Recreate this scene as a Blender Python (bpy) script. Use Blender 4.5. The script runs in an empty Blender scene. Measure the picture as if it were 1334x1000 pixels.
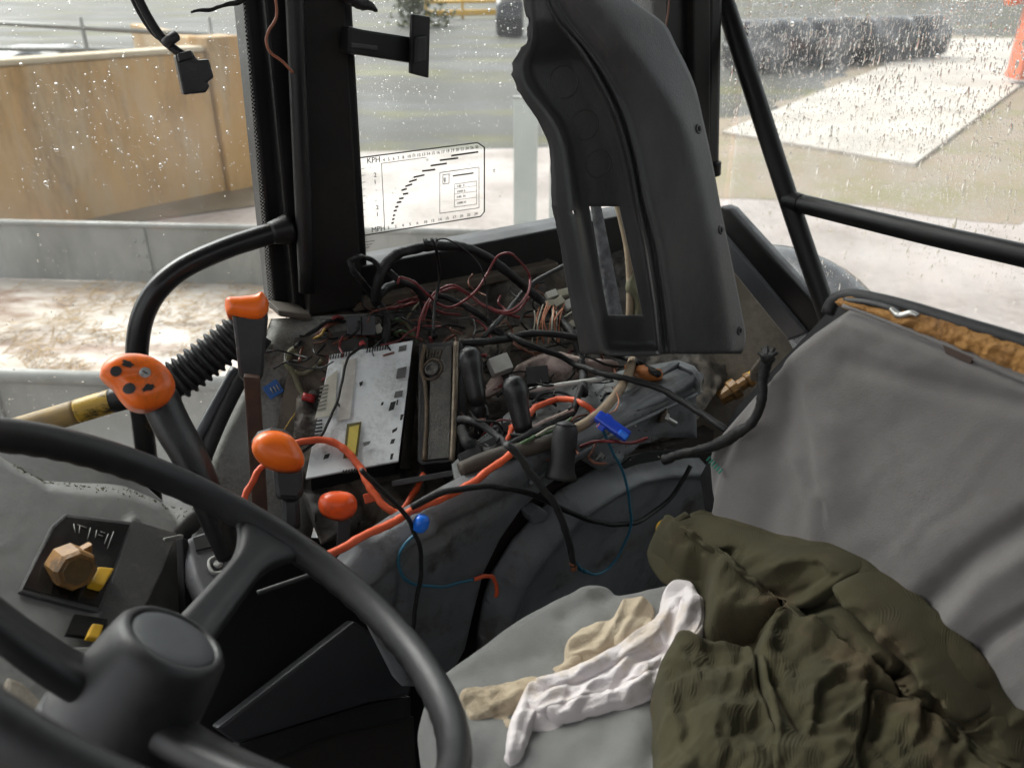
import bpy, bmesh, math, random
import numpy as np
from mathutils import Vector, Matrix

random.seed(7); RNG = np.random.default_rng(7)
sc = bpy.context.scene
C = sc.collection
# ------------------------------------------------------------------ camera
CZ, PITCH, FPX, W0, H0 = 2.30, math.radians(27.0), 1047.0, 1334.0, 1000.0
cam = bpy.data.cameras.new('camera'); camo = bpy.data.objects.new('camera', cam); C.objects.link(camo)
cam.sensor_width = 36.0; cam.lens = FPX / W0 * 36.0
cam.clip_start = 0.02; cam.clip_end = 3000
camo.location = (0, 0, CZ); camo.rotation_euler = (math.pi / 2 - PITCH, 0, 0)
cam.dof.use_dof = True; cam.dof.focus_distance = 1.0; cam.dof.aperture_fstop = 6.5
sc.camera = camo
# ------------------------------------------------------------------ sky, sun, exposure
SUN_EL, SUN_ROT = math.radians(48), math.radians(-50)
wd = bpy.data.worlds.new('World'); sc.world = wd; wd.use_nodes = True
nt = wd.node_tree
for n in list(nt.nodes): nt.nodes.remove(n)
wo = nt.nodes.new('ShaderNodeOutputWorld'); bg = nt.nodes.new('ShaderNodeBackground')
sk = nt.nodes.new('ShaderNodeTexSky'); sk.sky_type = 'NISHITA'; sk.sun_disc = False
sk.sun_elevation = SUN_EL; sk.sun_rotation = SUN_ROT; sk.air_density = 1.0; sk.dust_density = 4.0; sk.ozone_density = 1.0
hs = nt.nodes.new('ShaderNodeHueSaturation'); hs.inputs['Saturation'].default_value = 0.12
nt.links.new(sk.outputs[0], hs.inputs['Color']); nt.links.new(hs.outputs[0], bg.inputs[0]); nt.links.new(bg.outputs[0], wo.inputs[0])
bg.inputs[1].default_value = 0.15
sl = bpy.data.lights.new('sun', 'SUN'); slo = bpy.data.objects.new('sun', sl); C.objects.link(slo)
sl.energy = 0.8; sl.angle = math.radians(40); sl.color = (1, 0.96, 0.9)
sd = Vector((math.sin(SUN_ROT) * math.cos(SUN_EL), math.cos(SUN_ROT) * math.cos(SUN_EL), math.sin(SUN_EL)))
slo.rotation_euler = (-sd).to_track_quat('-Z', 'Y').to_euler(); slo.location = (0, 0, 30)
sc.view_settings.view_transform = 'Standard'; sc.view_settings.look = 'None'
sc.view_settings.exposure = 1.58; sc.view_settings.gamma = 1.0; sc.view_settings.use_curve_mapping = False
sc.cycles.use_denoising = True; sc.cycles.adaptive_threshold = 0.02; sc.cycles.max_bounces = 11; sc.cycles.transparent_max_bounces = 24
sc.cycles.diffuse_bounces = 6; sc.cycles.sample_clamp_indirect = 6.0

# ------------------------------------------------------------------ picture ray helpers
cp, sp = math.cos(PITCH), math.sin(PITCH)
A = np.array
def ray(u, v):
    u = np.asarray(u, float); v = np.asarray(v, float)
    x = (u - 667) / FPX; y = (500 - v) / FPX
    return np.stack([x, cp + y * sp, -sp + y * cp], -1)
CAM = A([0, 0, CZ])
def P(u, v, d): return CAM + ray(u, v) * np.asarray(d, float)[..., None]
def PL(u, v, pl, off=0.0):
    p, n = pl; r = ray(u, v); d = ((p + n * off - CAM) @ n) / (r @ n)
    return CAM + r * d[..., None]
def PZ(u, v, z):
    r = ray(u, v); d = (z - CZ) / r[..., 2]; return CAM + r * d[..., None]
def unit(a): a = np.asarray(a, float); return a / np.linalg.norm(a)
def plane(pt, n):
    n = unit(n)
    if (CAM - pt) @ n < 0: n = -n
    return (np.asarray(pt, float), n)
def plane3(a, b, c): return plane(a, np.cross(b - a, c - a))
YAW = math.radians(33)
B = A([math.cos(YAW), math.sin(YAW), 0.0])      # towards the back of the tractor
R = A([-math.sin(YAW), math.cos(YAW), 0.0])     # towards the right hand side of the tractor
U = A([0, 0, 1.0])

# ------------------------------------------------------------------ object helpers
def obj(name, me, mat=None, parent=None, smooth=True):
    o = bpy.data.objects.new(name, me); C.objects.link(o)
    if mat: me.materials.append(mat)
    if smooth:
        me.polygons.foreach_set('use_smooth', [True] * len(me.polygons))
    if parent is not None:
        o.parent = parent
        wl = WL[parent.name]
        me.transform(Matrix.Translation(-Vector(wl))); WL[o.name] = wl
    else:
        WL[o.name] = (0.0, 0.0, 0.0)
    return o
WL = {}
def tag(o, label, cat, group=None):
    o['label'] = label; o['category'] = cat
    if group: o['group'] = group
    return o
def struct(o, kind='structure'): o['kind'] = kind; return o
def thing(name, label, cat, loc=(0, 0, 0), group=None):
    o = bpy.data.objects.new(name, None); C.objects.link(o); o.location = Vector([float(x) for x in loc])
    o.empty_display_size = 0.05; WL[o.name] = tuple(float(x) for x in loc)
    return tag(o, label, cat, group)
def mesh(name, v, f):
    me = bpy.data.meshes.new(name)
    me.from_pydata([tuple(map(float, x)) for x in v], [], [tuple(map(int, x)) for x in f]); me.update(); return me
def join(*vf):
    V, F, o = [], [], 0
    for v, f in vf:
        V.extend(list(v)); F.extend([tuple(i + o for i in q) for q in f]); o += len(v)
    return V, F
def catmull(pts, n):
    pts = np.asarray(pts, float)
    if len(pts) < 3:
        t = np.linspace(0, 1, n)[:, None]; return pts[0] * (1 - t) + pts[-1] * t
    p = np.vstack([2 * pts[0] - pts[1], pts, 2 * pts[-1] - pts[-2]])
    seg = np.linalg.norm(np.diff(pts, axis=0), axis=1) + 1e-9
    cum = np.concatenate([[0], np.cumsum(seg)]) / seg.sum()
    out = []
    for t in np.linspace(0, 1, n):
        i = min(int(np.searchsorted(cum, t, side='right')) - 1, len(pts) - 2)
        k = (t - cum[i]) / (cum[i + 1] - cum[i]); a, b, c, d = p[i:i + 4]
        out.append(0.5 * ((2 * b) + (c - a) * k + (2 * a - 5 * b + 4 * c - d) * k * k + (3 * b - a - 3 * c + d) * k ** 3))
    return A(out)
def tube(pts, r, n=8, m=None, spline=True, cap=True, flat=1.0):
    pts = np.asarray(pts, float)
    if spline:
        L = np.linalg.norm(np.diff(pts, axis=0), axis=1).sum()
        m = m or int(max(8, min(140, len(pts) * 6)))
        q = catmull(pts, m)
    else: q = pts
    m = len(q)
    rr = np.interp(np.linspace(0, 1, m), np.linspace(0, 1, len(np.atleast_1d(r))), np.atleast_1d(r))
    T = np.gradient(q, axis=0); T /= np.linalg.norm(T, axis=1)[:, None] + 1e-12
    a = np.cross(T[0], [0.3, 0.2, 0.93]); a /= np.linalg.norm(a)
    V, F = [], []
    for i in range(m):
        a = a - T[i] * (a @ T[i]); a /= np.linalg.norm(a) + 1e-12; b = np.cross(T[i], a)
        for k in range(n):
            t = 2 * math.pi * k / n; V.append(q[i] + rr[i] * (math.cos(t) * a + flat * math.sin(t) * b))
    for i in range(m - 1):
        for k in range(n):
            F.append((i * n + k, i * n + (k + 1) % n, (i + 1) * n + (k + 1) % n, (i + 1) * n + k))
    if cap: F.append(tuple(reversed(range(n)))); F.append(tuple((m - 1) * n + k for k in range(n)))
    return V, F
def obox(c, ax, half):
    """oriented box: centre, three unit axes, half sizes"""
    c = np.asarray(c, float); V = []
    for sx in (-1, 1):
        for sy in (-1, 1):
            for sz in (-1, 1): V.append(c + ax[0] * half[0] * sx + ax[1] * half[1] * sy + ax[2] * half[2] * sz)
    F = [(0, 1, 3, 2), (4, 6, 7, 5), (0, 4, 5, 1), (2, 3, 7, 6), (0, 2, 6, 4), (1, 5, 7, 3)]
    return V, F
def bevel(me, w, seg=2):
    bm = bmesh.new(); bm.from_mesh(me)
    bmesh.ops.recalc_face_normals(bm, faces=bm.faces)
    bmesh.ops.bevel(bm, geom=bm.edges[:], offset=w, segments=seg, affect='EDGES', profile=0.6, clamp_overlap=True)
    bm.to_mesh(me); bm.free(); return me
def bx(name, c, ax, half, mat, parent=None, bev=0.0, seg=2):
    me = mesh(name, *obox(c, ax, half))
    if bev: bevel(me, bev, seg)
    return obj(name, me, mat, parent, smooth=False)
def fixn(me):
    bm = bmesh.new(); bm.from_mesh(me); bmesh.ops.recalc_face_normals(bm, faces=bm.faces); bm.to_mesh(me); bm.free(); return me
def slab(name, pts, pl, t, mat, parent=None, off=0.0, bev=0.0, smooth=False):
    """outline in picture points laid on a real plane, extruded by t away from the viewer"""
    pts = A(pts, float); q = PL(pts[:, 0], pts[:, 1], pl, off); n = len(q)
    V = list(q) + list(q - pl[1] * t)
    F = [tuple(range(n)), tuple(reversed(range(n, 2 * n)))] + [(i, i + n, (i + 1) % n + n, (i + 1) % n) for i in range(n)]
    me = fixn(mesh(name, V, F))
    if bev: bevel(me, bev)
    return obj(name, me, mat, parent, smooth)
def wslab(name, q, nrm, t, mat, parent=None, bev=0.0):
    q = A(q, float); n = len(q); nrm = unit(nrm)
    V = list(q) + list(q - nrm * t)
    F = [tuple(range(n)), tuple(reversed(range(n, 2 * n)))] + [(i, i + n, (i + 1) % n + n, (i + 1) % n) for i in range(n)]
    me = fixn(mesh(name, V, F))
    if bev: bevel(me, bev)
    return obj(name, me, mat, parent, False)
def smooth_loop(pts, n):
    pts = A(pts, float); k = len(pts); p = np.vstack([pts[-2:], pts, pts[:3]])
    q = catmull(p, n * 3)
    # keep one full turn: cut by arc position
    seg = np.linalg.norm(np.diff(p, axis=0), axis=1); cum = np.concatenate([[0], np.cumsum(seg)])
    t0, t1 = cum[2] / cum[-1], cum[2 + k] / cum[-1]
    tt = np.linspace(0, 1, n * 3); s = (tt >= t0) & (tt < t1)
    return q[s]
def seg_dist(u, v, poly, closed=False):
    """distance to a polyline in picture points, and side sign"""
    poly = A(poly, float); best = np.full(np.shape(u), 1e9); px = np.zeros(np.shape(u)); py = np.zeros(np.shape(u)); sg = np.zeros(np.shape(u))
    m = len(poly); rng = range(m if closed else m - 1)
    for i in rng:
        a = poly[i]; b = poly[(i + 1) % m]; d = b - a; L = d @ d + 1e-9
        t = np.clip(((u - a[0]) * d[0] + (v - a[1]) * d[1]) / L, 0, 1)
        x = a[0] + t * d[0]; y = a[1] + t * d[1]; q = np.hypot(u - x, v - y); s = q < best
        best = np.where(s, q, best); px = np.where(s, x, px); py = np.where(s, y, py)
        sg = np.where(s, np.sign(d[0] * (v - a[1]) - d[1] * (u - a[0])), sg)
    return best, px, py, sg
def inside(u, v, poly):
    poly = A(poly, float); r = np.zeros(np.shape(u), bool); j = len(poly) - 1
    for i in range(len(poly)):
        xi, yi = poly[i]; xj, yj = poly[j]
        c = ((yi > v) != (yj > v)) & (u < (xj - xi) * (v - yi) / (yj - yi + 1e-12) + xi); r ^= c; j = i
    return r
def vnoise(x, y, seed=0):
    """smooth value noise, vectorised"""
    x = np.asarray(x, float); y = np.asarray(y, float); i = np.floor(x).astype(int); j = np.floor(y).astype(int); fx = x - i; fy = y - j
    fx = fx * fx * (3 - 2 * fx); fy = fy * fy * (3 - 2 * fy)
    def h(a, b):
        n = (a * 374761393 + b * 668265263 + seed * 1442695041) & 0xffffffff
        n = ((n ^ (n >> 13)) * 1274126177) & 0xffffffff
        return ((n ^ (n >> 16)) & 0xffff) / 65535.0
    return (h(i, j) * (1 - fx) + h(i + 1, j) * fx) * (1 - fy) + (h(i, j + 1) * (1 - fx) + h(i + 1, j + 1) * fx) * fy
def fbm(x, y, seed=0, o=4):
    s = 0; a = 0.5
    for k in range(o): s = s + a * (vnoise(x, y, seed + k) - 0.5); x = x * 2.03; y = y * 2.03; a *= 0.5
    return s
def crumple(u, v, seed, waves, ang=None, spread=3.14):
    """sum of softened triangle waves along random directions: planar facets meeting in creases"""
    g = np.random.default_rng(seed); s = 0 * u
    for lam, amp in waves:
        a = g.uniform(0, 3.14) if ang is None else ang + g.uniform(-spread, spread)
        ph = g.uniform(0, 1); x = (u * math.cos(a) + v * math.sin(a)) / lam + ph + 0.55 * fbm(u / (lam * 1.3), v / (lam * 1.3), seed + int(lam), 2) * 2
        t = np.abs((x % 1.0) * 2 - 1); t = np.sqrt((t - .5) ** 2 + 0.004) * np.sign(t - .5) + .5
        m = np.clip(1.6 * vnoise(u / (lam * 1.1) + 7.3, v / (lam * 1.1) + seed, seed + 3) - .3, 0, 1)
        s = s + amp * (t - .5) * m
    return s
def ridge(u, v, poly, amp, w, asym=1.0):
    d, x, y, s = seg_dist(u, v, poly)
    ww = np.where(s > 0, w, w * asym)
    return amp * np.exp(-(d / ww) ** 2)
def patch(name, outline, base, h, step, mat, parent=None, thick=0.0, sm=True, loop=None):
    """a surface over an outline: base gives real points and normals, h the relief in metres"""
    ol = smooth_loop(outline, loop) if loop else A(outline, float)
    x0, y0 = ol.min(0) - step; x1, y1 = ol.max(0) + step
    nu, nv = int((x1 - x0) / step) + 2, int((y1 - y0) / step) + 2
    uu, vv = np.meshgrid(x0 + np.arange(nu) * step, y0 + np.arange(nv) * step)
    ins = inside(uu, vv, ol)
    cell = ins[:-1, :-1] | ins[1:, :-1] | ins[:-1, 1:] | ins[1:, 1:]
    use = np.zeros_like(ins); use[:-1, :-1] |= cell; use[1:, :-1] |= cell; use[:-1, 1:] |= cell; use[1:, 1:] |= cell
    d, ex, ey, _ = seg_dist(uu, vv, ol, True)
    snap = use & ~ins
    uu = np.where(snap, ex, uu); vv = np.where(snap, ey, vv); d = np.where(snap, 0, d)
    idx = np.full(uu.shape, -1); idx[use] = np.arange(use.sum())
    u, v, d = uu[use], vv[use], d[use]
    p, n = base(u, v); q = p + n * h(u, v, d)[:, None]
    a = idx[:-1, :-1][cell]; b = idx[:-1, 1:][cell]; c_ = idx[1:, 1:][cell]; e = idx[1:, :-1][cell]
    F = np.stack([a, e, c_, b], 1)
    V = q; F = F.tolist()
    if thick:
        k = len(V); V = np.vstack([q, p - n * thick])
        cnt = {}
        for f in F:
            for i in range(4):
                ed = (f[i], f[(i + 1) % 4]); cnt[ed] = 1
        side = [(b_, a_, a_ + k, b_ + k) for (a_, b_) in cnt if (b_, a_) not in cnt]
        F = F + [tuple(i + k for i in reversed(f)) for f in F] + side
    me = mesh(name, V, F)
    bm = bmesh.new(); bm.from_mesh(me); bmesh.ops.remove_doubles(bm, verts=bm.verts, dist=1e-5)
    bmesh.ops.dissolve_degenerate(bm, dist=1e-6, edges=bm.edges)
    bm.to_mesh(me); bm.free()
    return obj(name, me, mat, parent, sm)
def onplane(pl, off=0.0):
    def f(u, v):
        p = PL(u, v, pl, off); return p, np.broadcast_to(pl[1], p.shape)
    return f
def facing(u0, v0, d, tilt=(0, 0, 0)):
    """plane through a point, square to the line of sight there plus a tilt"""
    p = P(u0, v0, d); return plane(p, unit(CAM - p) + A(tilt, float))
def lathe(prof, c, ax, n=24):
    """profile of (radius, height) about an axis"""
    ax = unit(ax); a = unit(np.cross(ax, [0.31, 0.9, 0.2])); b = np.cross(ax, a); V, F = [], []
    for r, z in prof:
        for k in range(n): t = 2 * math.pi * k / n; V.append(c + ax * z + r * (math.cos(t) * a + math.sin(t) * b))
    m = len(prof)
    for i in range(m - 1):
        for k in range(n): F.append((i * n + k, i * n + (k + 1) % n, (i + 1) * n + (k + 1) % n, (i + 1) * n + k))
    F.append(tuple(reversed(range(n)))); F.append(tuple((m - 1) * n + k for k in range(n)))
    return V, F
def text(name, s, size, o, ax, ay, mat, parent=None, ext=0.0003, align='LEFT'):
    cu = bpy.data.curves.new('t', 'FONT'); cu.body = s; cu.size = size; cu.extrude = ext; cu.align_x = align; cu.resolution_u = 2
    to = bpy.data.objects.new('t', cu); C.objects.link(to)
    dg = bpy.context.evaluated_depsgraph_get(); me = bpy.data.meshes.new_from_object(to.evaluated_get(dg))
    bpy.data.objects.remove(to); bpy.data.curves.remove(cu)
    ax = unit(ax); az = unit(np.cross(ax, ay)); ay = np.cross(az, ax)
    M = Matrix(((ax[0], ay[0], az[0], o[0]), (ax[1], ay[1], az[1], o[1]), (ax[2], ay[2], az[2], o[2]), (0, 0, 0, 1)))
    me.transform(M); me.materials.clear()
    return obj(name, me, mat, parent, False)

# ------------------------------------------------------------------ materials
def mat(name, col, rough=0.5, metal=0.0, col2=None, scale=20.0, amt=0.5, bump=0.0, bscale=200.0, spec=0.5, detail=5.0, stretch=(1, 1, 1), col3=None, scale3=3.0, th3=0.55, rough2=None, sheen=0.0, coat=0.0, dust=None, dscale=110.0, damt=0.6):
    m = bpy.data.materials.new(name); m.use_nodes = True; t = m.node_tree; b = t.nodes['Principled BSDF']; L = t.links.new
    b.inputs['Roughness'].default_value = rough; b.inputs['Metallic'].default_value = metal
    b.inputs['Specular IOR Level'].default_value = spec; b.inputs['Sheen Weight'].default_value = sheen; b.inputs['Coat Weight'].default_value = coat
    tc = t.nodes.new('ShaderNodeTexCoord'); mp = t.nodes.new('ShaderNodeMapping'); mp.inputs['Scale'].default_value = stretch
    L(tc.outputs['Object'], mp.inputs['Vector'])
    col = (*col, 1)
    if col2 is None: col2 = tuple(c * 0.8 for c in col[:3])
    nz = t.nodes.new('ShaderNodeTexNoise'); nz.inputs['Scale'].default_value = scale; nz.inputs['Detail'].default_value = detail; nz.inputs['Roughness'].default_value = 0.65
    L(mp.outputs[0], nz.inputs['Vector'])
    rp = t.nodes.new('ShaderNodeValToRGB'); rp.color_ramp.elements[0].position = 0.5 - 0.5 * (1 - amt) * 0.6 - 0.02; rp.color_ramp.elements[1].position = 0.5 + 0.5 * (1 - amt) * 0.6 + 0.08
    rp.color_ramp.elements[0].color = col; rp.color_ramp.elements[1].color = (*col2, 1)
    L(nz.outputs['Fac'], rp.inputs[0]); out = rp.outputs[0]
    if col3 is not None:
        n3 = t.nodes.new('ShaderNodeTexNoise'); n3.inputs['Scale'].default_value = scale3; n3.inputs['Detail'].default_value = 8; n3.inputs['Roughness'].default_value = 0.7
        L(mp.outputs[0], n3.inputs['Vector'])
        r3 = t.nodes.new('ShaderNodeValToRGB'); r3.color_ramp.elements[0].position = th3 - 0.07; r3.color_ramp.elements[1].position = th3 + 0.06
        L(n3.outputs['Fac'], r3.inputs[0]); mx = t.nodes.new('ShaderNodeMix'); mx.data_type = 'RGBA'
        L(r3.outputs[0], mx.inputs[0]); L(out, mx.inputs[6]); mx.inputs[7].default_value = (*col3, 1); out = mx.outputs[2]
    if dust is not None:
        nd = t.nodes.new('ShaderNodeTexNoise'); nd.inputs['Scale'].default_value = dscale; nd.inputs['Detail'].default_value = 10; nd.inputs['Roughness'].default_value = 0.8; L(mp.outputs[0], nd.inputs['Vector'])
        ns = t.nodes.new('ShaderNodeTexNoise'); ns.inputs['Scale'].default_value = dscale * 0.09; ns.inputs['Detail'].default_value = 5; L(mp.outputs[0], ns.inputs['Vector'])
        ml = t.nodes.new('ShaderNodeMath'); ml.operation = 'MULTIPLY'; L(nd.outputs['Fac'], ml.inputs[0]); L(ns.outputs['Fac'], ml.inputs[1])
        md = t.nodes.new('ShaderNodeMapRange'); md.inputs[1].default_value = 0.235; md.inputs[2].default_value = 0.36; md.inputs[3].default_value = 0.0; md.inputs[4].default_value = damt; L(ml.outputs[0], md.inputs[0])
        mx2 = t.nodes.new('ShaderNodeMix'); mx2.data_type = 'RGBA'; L(md.outputs[0], mx2.inputs[0]); L(out, mx2.inputs[6]); mx2.inputs[7].default_value = (*dust, 1); out = mx2.outputs[2]
    L(out, b.inputs['Base Color'])
    if rough2 is not None:
        rr = t.nodes.new('ShaderNodeMapRange'); rr.inputs[1].default_value = 0.35; rr.inputs[2].default_value = 0.65; rr.inputs[3].default_value = rough; rr.inputs[4].default_value = rough2
        L(nz.outputs['Fac'], rr.inputs[0]); L(rr.outputs[0], b.inputs['Roughness'])
    if bump:
        nb = t.nodes.new('ShaderNodeTexNoise'); nb.inputs['Scale'].default_value = bscale; nb.inputs['Detail'].default_value = 3
        L(mp.outputs[0], nb.inputs['Vector']); bp = t.nodes.new('ShaderNodeBump'); bp.inputs['Strength'].default_value = bump; bp.inputs['Distance'].default_value = 0.0025
        L(nb.outputs['Fac'], bp.inputs['Height']); L(bp.outputs[0], b.inputs['Normal'])
    return m
M = {}
M['asphalt'] = mat('wet_asphalt', (0.045, 0.045, 0.042), 0.5, col2=(0.085, 0.08, 0.07), scale=0.35, bump=0.4, bscale=14, detail=9, col3=(0.085, 0.08, 0.025), scale3=0.3, th3=0.57, rough2=0.8, spec=0.2, stretch=(0.5, 1, 1))
M['concrete'] = mat('wet_concrete', (0.34, 0.295, 0.27), 0.42, col2=(0.24, 0.20, 0.178), scale=0.8, amt=0.6, bump=0.2, bscale=12, detail=8, rough2=0.6, dust=(0.16, 0.13, 0.11), damt=0.7, dscale=9)
M['straw'] = mat('straw_littered_concrete', (0.46, 0.42, 0.38), 0.45, col2=(0.30, 0.24, 0.18), scale=1.6, amt=0.6, bump=0.8, bscale=30, detail=10, col3=(0.16, 0.085, 0.045), scale3=1.5, th3=0.57, stretch=(0.6, 1.5, 1), rough2=0.6)
M['mud'] = mat('wet_mud', (0.16, 0.13, 0.10), 0.35, col2=(0.10, 0.085, 0.06), scale=2, bump=0.6, bscale=18, detail=9)
M['moss'] = mat('mossy_gravel', (0.23, 0.175, 0.13), 0.7, col2=(0.15, 0.12, 0.06), scale=0.5, amt=.6, dust=(.13, .13, .035), damt=.8, dscale=9, bump=0.6, bscale=20, detail=9)
M['wall'] = mat('stained_render', (0.44, 0.275, 0.12), 0.85, col2=(0.32, 0.185, 0.07), scale=1.0, amt=0.6, bump=0.25, bscale=40, detail=7, stretch=(1.6, 1.6, 0.35), col3=(0.40, 0.30, 0.185), scale3=0.8, th3=0.55, dust=(0.17, 0.12, 0.07), damt=0.6, dscale=12)
M['galv'] = mat('galvanised_steel', (0.24, 0.24, 0.225), 0.5, 0.25, col2=(0.17, 0.17, 0.155), scale=3, amt=0.6, bump=0.08, bscale=30, detail=6, stretch=(1, 1, 0.4), rough2=0.6, dust=(0.33, 0.32, 0.29), damt=0.5, dscale=9)
M['galvpale'] = mat('pale_galvanised', (0.5, 0.53, 0.5), 0.5, 0.1, col2=(0.4, 0.43, 0.4), scale=4)
M['blackwrap'] = mat('black_bale_wrap', (0.012, 0.012, 0.014), 0.22, bump=0.6, bscale=9)
M['yellowpaint'] = mat('yellow_paint', (0.62, 0.36, 0.03), 0.4)
M['orangepaint'] = mat('orange_machine_paint', (0.60, 0.13, 0.04), 0.4, col2=(0.5, 0.1, 0.03))
M['leaf'] = mat('hedge_leaf', (0.07, 0.09, 0.03), 0.6, col2=(0.10, 0.10, 0.035), scale=6)
M['bark'] = mat('bark', (0.16, 0.13, 0.10), 0.9, bump=0.5, bscale=30)
M['grass'] = mat('far_grass', (0.07, 0.11, 0.03), 0.8, col2=(0.1, 0.12, 0.04), scale=0.3)
M['frame'] = mat('black_cab_paint', (0.005, 0.005, 0.0055), 0.38, col2=(0.009, 0.0085, 0.008), scale=8, bump=0.05, bscale=120, rough2=0.55, spec=0.35, dust=(0.13, 0.115, 0.095), damt=0.03, dscale=90)
M['frame2'] = mat('dark_brown_pillar_face', (0.010, 0.009, 0.0085), 0.5, col2=(0.018, 0.016, 0.014), scale=6, rough2=0.7, spec=0.25, dust=(0.13, 0.115, 0.095), damt=0.05, dscale=90)
M['rubber'] = mat('black_rubber', (0.010, 0.010, 0.011), 0.6, bump=0.1, bscale=300, dust=(0.13, 0.115, 0.095), damt=0.12, dscale=160)
M['wheel'] = mat('moulded_black_wheel', (0.008, 0.0083, 0.009), 0.40, col2=(0.013, 0.0133, 0.0145), scale=40, bump=0.15, bscale=1500, rough2=0.5, dust=(0.13, 0.115, 0.095), damt=0.05, dscale=160)
M['cap'] = mat('leather_grain_cap', (0.042, 0.045, 0.05), 0.5, col2=(0.055, 0.058, 0.062), scale=50, bump=0.35, bscale=1100, stretch=(1, 1, .5))
M['trim'] = mat('worn_grey_trim_plastic', (0.048, 0.0485, 0.05), 0.35, col2=(0.085, 0.085, 0.086), scale=9, amt=0.6, bump=0.25, bscale=700, rough2=0.5, stretch=(1, 1, 0.4), col3=(0.06, 0.058, 0.055), scale3=30, th3=0.66, detail=8, dust=(0.13, 0.115, 0.095), damt=0.25, dscale=130)
M['trimdark'] = mat('dark_recess_plastic', (0.010, 0.010, 0.0105), 0.5, bump=0.2, bscale=500)
M['console'] = mat('grey_console_plastic', (0.15, 0.158, 0.167), 0.38, col2=(0.105, 0.11, 0.115), scale=16, amt=0.6, bump=0.2, bscale=500, rough2=0.55, col3=(0.04, 0.033, 0.026), scale3=13, th3=0.6, detail=8, dust=(0.13, 0.115, 0.095), damt=0.5, dscale=120)
M['topplate'] = mat('blue_grey_top_plate', (0.15, 0.165, 0.168), 0.5, col2=(0.10, 0.105, 0.105), scale=24, amt=0.6, bump=0.2, bscale=300, col3=(0.05, 0.042, 0.034), scale3=18, th3=0.58, detail=8, dust=(0.13, 0.115, 0.095), damt=0.6, dscale=120)
M['fender'] = mat('dusty_grey_fender', (0.19, 0.195, 0.18), 0.6, col2=(0.10, 0.10, 0.088), scale=14, amt=0.6, bump=0.2, bscale=200, col3=(0.05, 0.045, 0.035), scale3=9, th3=0.6, detail=8, dust=(0.3, 0.29, 0.26), damt=0.55, dscale=110)
M['rust'] = mat('grimy_tray', (0.055, 0.048, 0.04), 0.7, col2=(0.024, 0.022, 0.021), scale=18, amt=0.6, bump=0.6, bscale=90, col3=(0.12, 0.098, 0.072), scale3=12, th3=0.56, detail=8, dust=(0.16, 0.13, 0.1), damt=0.5, dscale=150)
M['beige'] = mat('dirty_beige_panel', (0.20, 0.17, 0.13), 0.6, col2=(0.11, 0.09, 0.07), scale=12, amt=0.55, bump=0.15, bscale=120, detail=8, dust=(0.32, 0.29, 0.24), damt=0.5, dscale=80)
M['dash'] = mat('dusty_grey_dash', (0.16, 0.16, 0.152), 0.62, col2=(0.095, 0.094, 0.09), scale=9, amt=0.4, bump=0.12, bscale=420, col3=(0.05, 0.048, 0.044), scale3=9, th3=0.68, detail=8, dust=(0.26, 0.255, 0.24), damt=0.22, dscale=90)
M['dashdark'] = mat('dark_grey_dash', (0.035, 0.035, 0.034), 0.5, bump=0.2, bscale=400, dust=(0.13, 0.115, 0.095), damt=0.4, dscale=130)
M['black'] = mat('gloss_black_panel', (0.006, 0.006, 0.006), 0.22, dust=(0.13, 0.115, 0.095), damt=0.12, dscale=200)
M['void'] = mat('shade_black', (0.006, 0.006, 0.006), 0.8)  # near-black colour stands in for the shade in slots, holes and gaps
M['orange'] = mat('orange_knob_plastic', (0.85, 0.16, 0.012), 0.32, col2=(0.78, 0.13, 0.012), scale=30, bump=0.05, bscale=150, col3=(0.35, 0.09, 0.02), scale3=40, th3=0.72, dust=(0.25, 0.1, 0.04), damt=0.55, dscale=200)
M['orangered'] = mat('red_orange_knob_plastic', (0.82, 0.10, 0.014), 0.32, col2=(0.74, 0.085, 0.013), scale=30, col3=(0.3, 0.05, 0.02), scale3=40, th3=0.72, dust=(0.22, 0.07, 0.04), damt=0.55, dscale=200)
M['orangewire'] = mat('orange_cable_sheath', (0.75, 0.115, 0.035), 0.45, col2=(0.6, 0.09, 0.03), scale=40)
M['grip'] = mat('black_grip', (0.005, 0.005, 0.0053), 0.38, col2=(0.018, 0.018, 0.018), scale=30, bump=0.15, bscale=400, dust=(0.13, 0.115, 0.095), damt=0.02, dscale=200)
M['rustysteel'] = mat('rusty_lever_steel', (0.045, 0.022, 0.016), 0.65, col2=(0.085, 0.04, 0.022), scale=40, bump=0.2, bscale=200)
M['white'] = mat('scuffed_white_metal', (0.82, 0.85, 0.85), 0.34, 0.0, col2=(0.70, 0.73, 0.73), scale=22, amt=0.55, bump=0.05, bscale=120, col3=(0.33, 0.31, 0.28), scale3=26, th3=0.66, detail=8, dust=(0.2, 0.185, 0.16), damt=0.4, dscale=140)
M['paper'] = mat('paper_label', (0.52, 0.50, 0.42), 0.8, col2=(0.42, 0.40, 0.33), scale=60)
M['yellowlabel'] = mat('yellow_label', (0.60, 0.48, 0.09), 0.6, col2=(0.5, 0.4, 0.08), scale=60)
M['ink'] = mat('black_ink', (0.02, 0.02, 0.02), 0.7)
M['greenink'] = mat('green_ink', (0.02, 0.22, 0.15), 0.7)
M['whiteink'] = mat('white_ink', (0.32, 0.32, 0.3), 0.6)
M['brass'] = mat('grimy_bronze_edge', (0.12, 0.085, 0.05), 0.55, 0.3, col2=(0.05, 0.04, 0.03), scale=60, bump=0.5, bscale=200)
M['fascia'] = mat('radio_fascia', (0.03, 0.028, 0.024), 0.5, col2=(0.04, 0.037, 0.03), scale=60, bump=0.4, bscale=500, dust=(0.13, 0.115, 0.095), damt=0.5, dscale=250)
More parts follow.
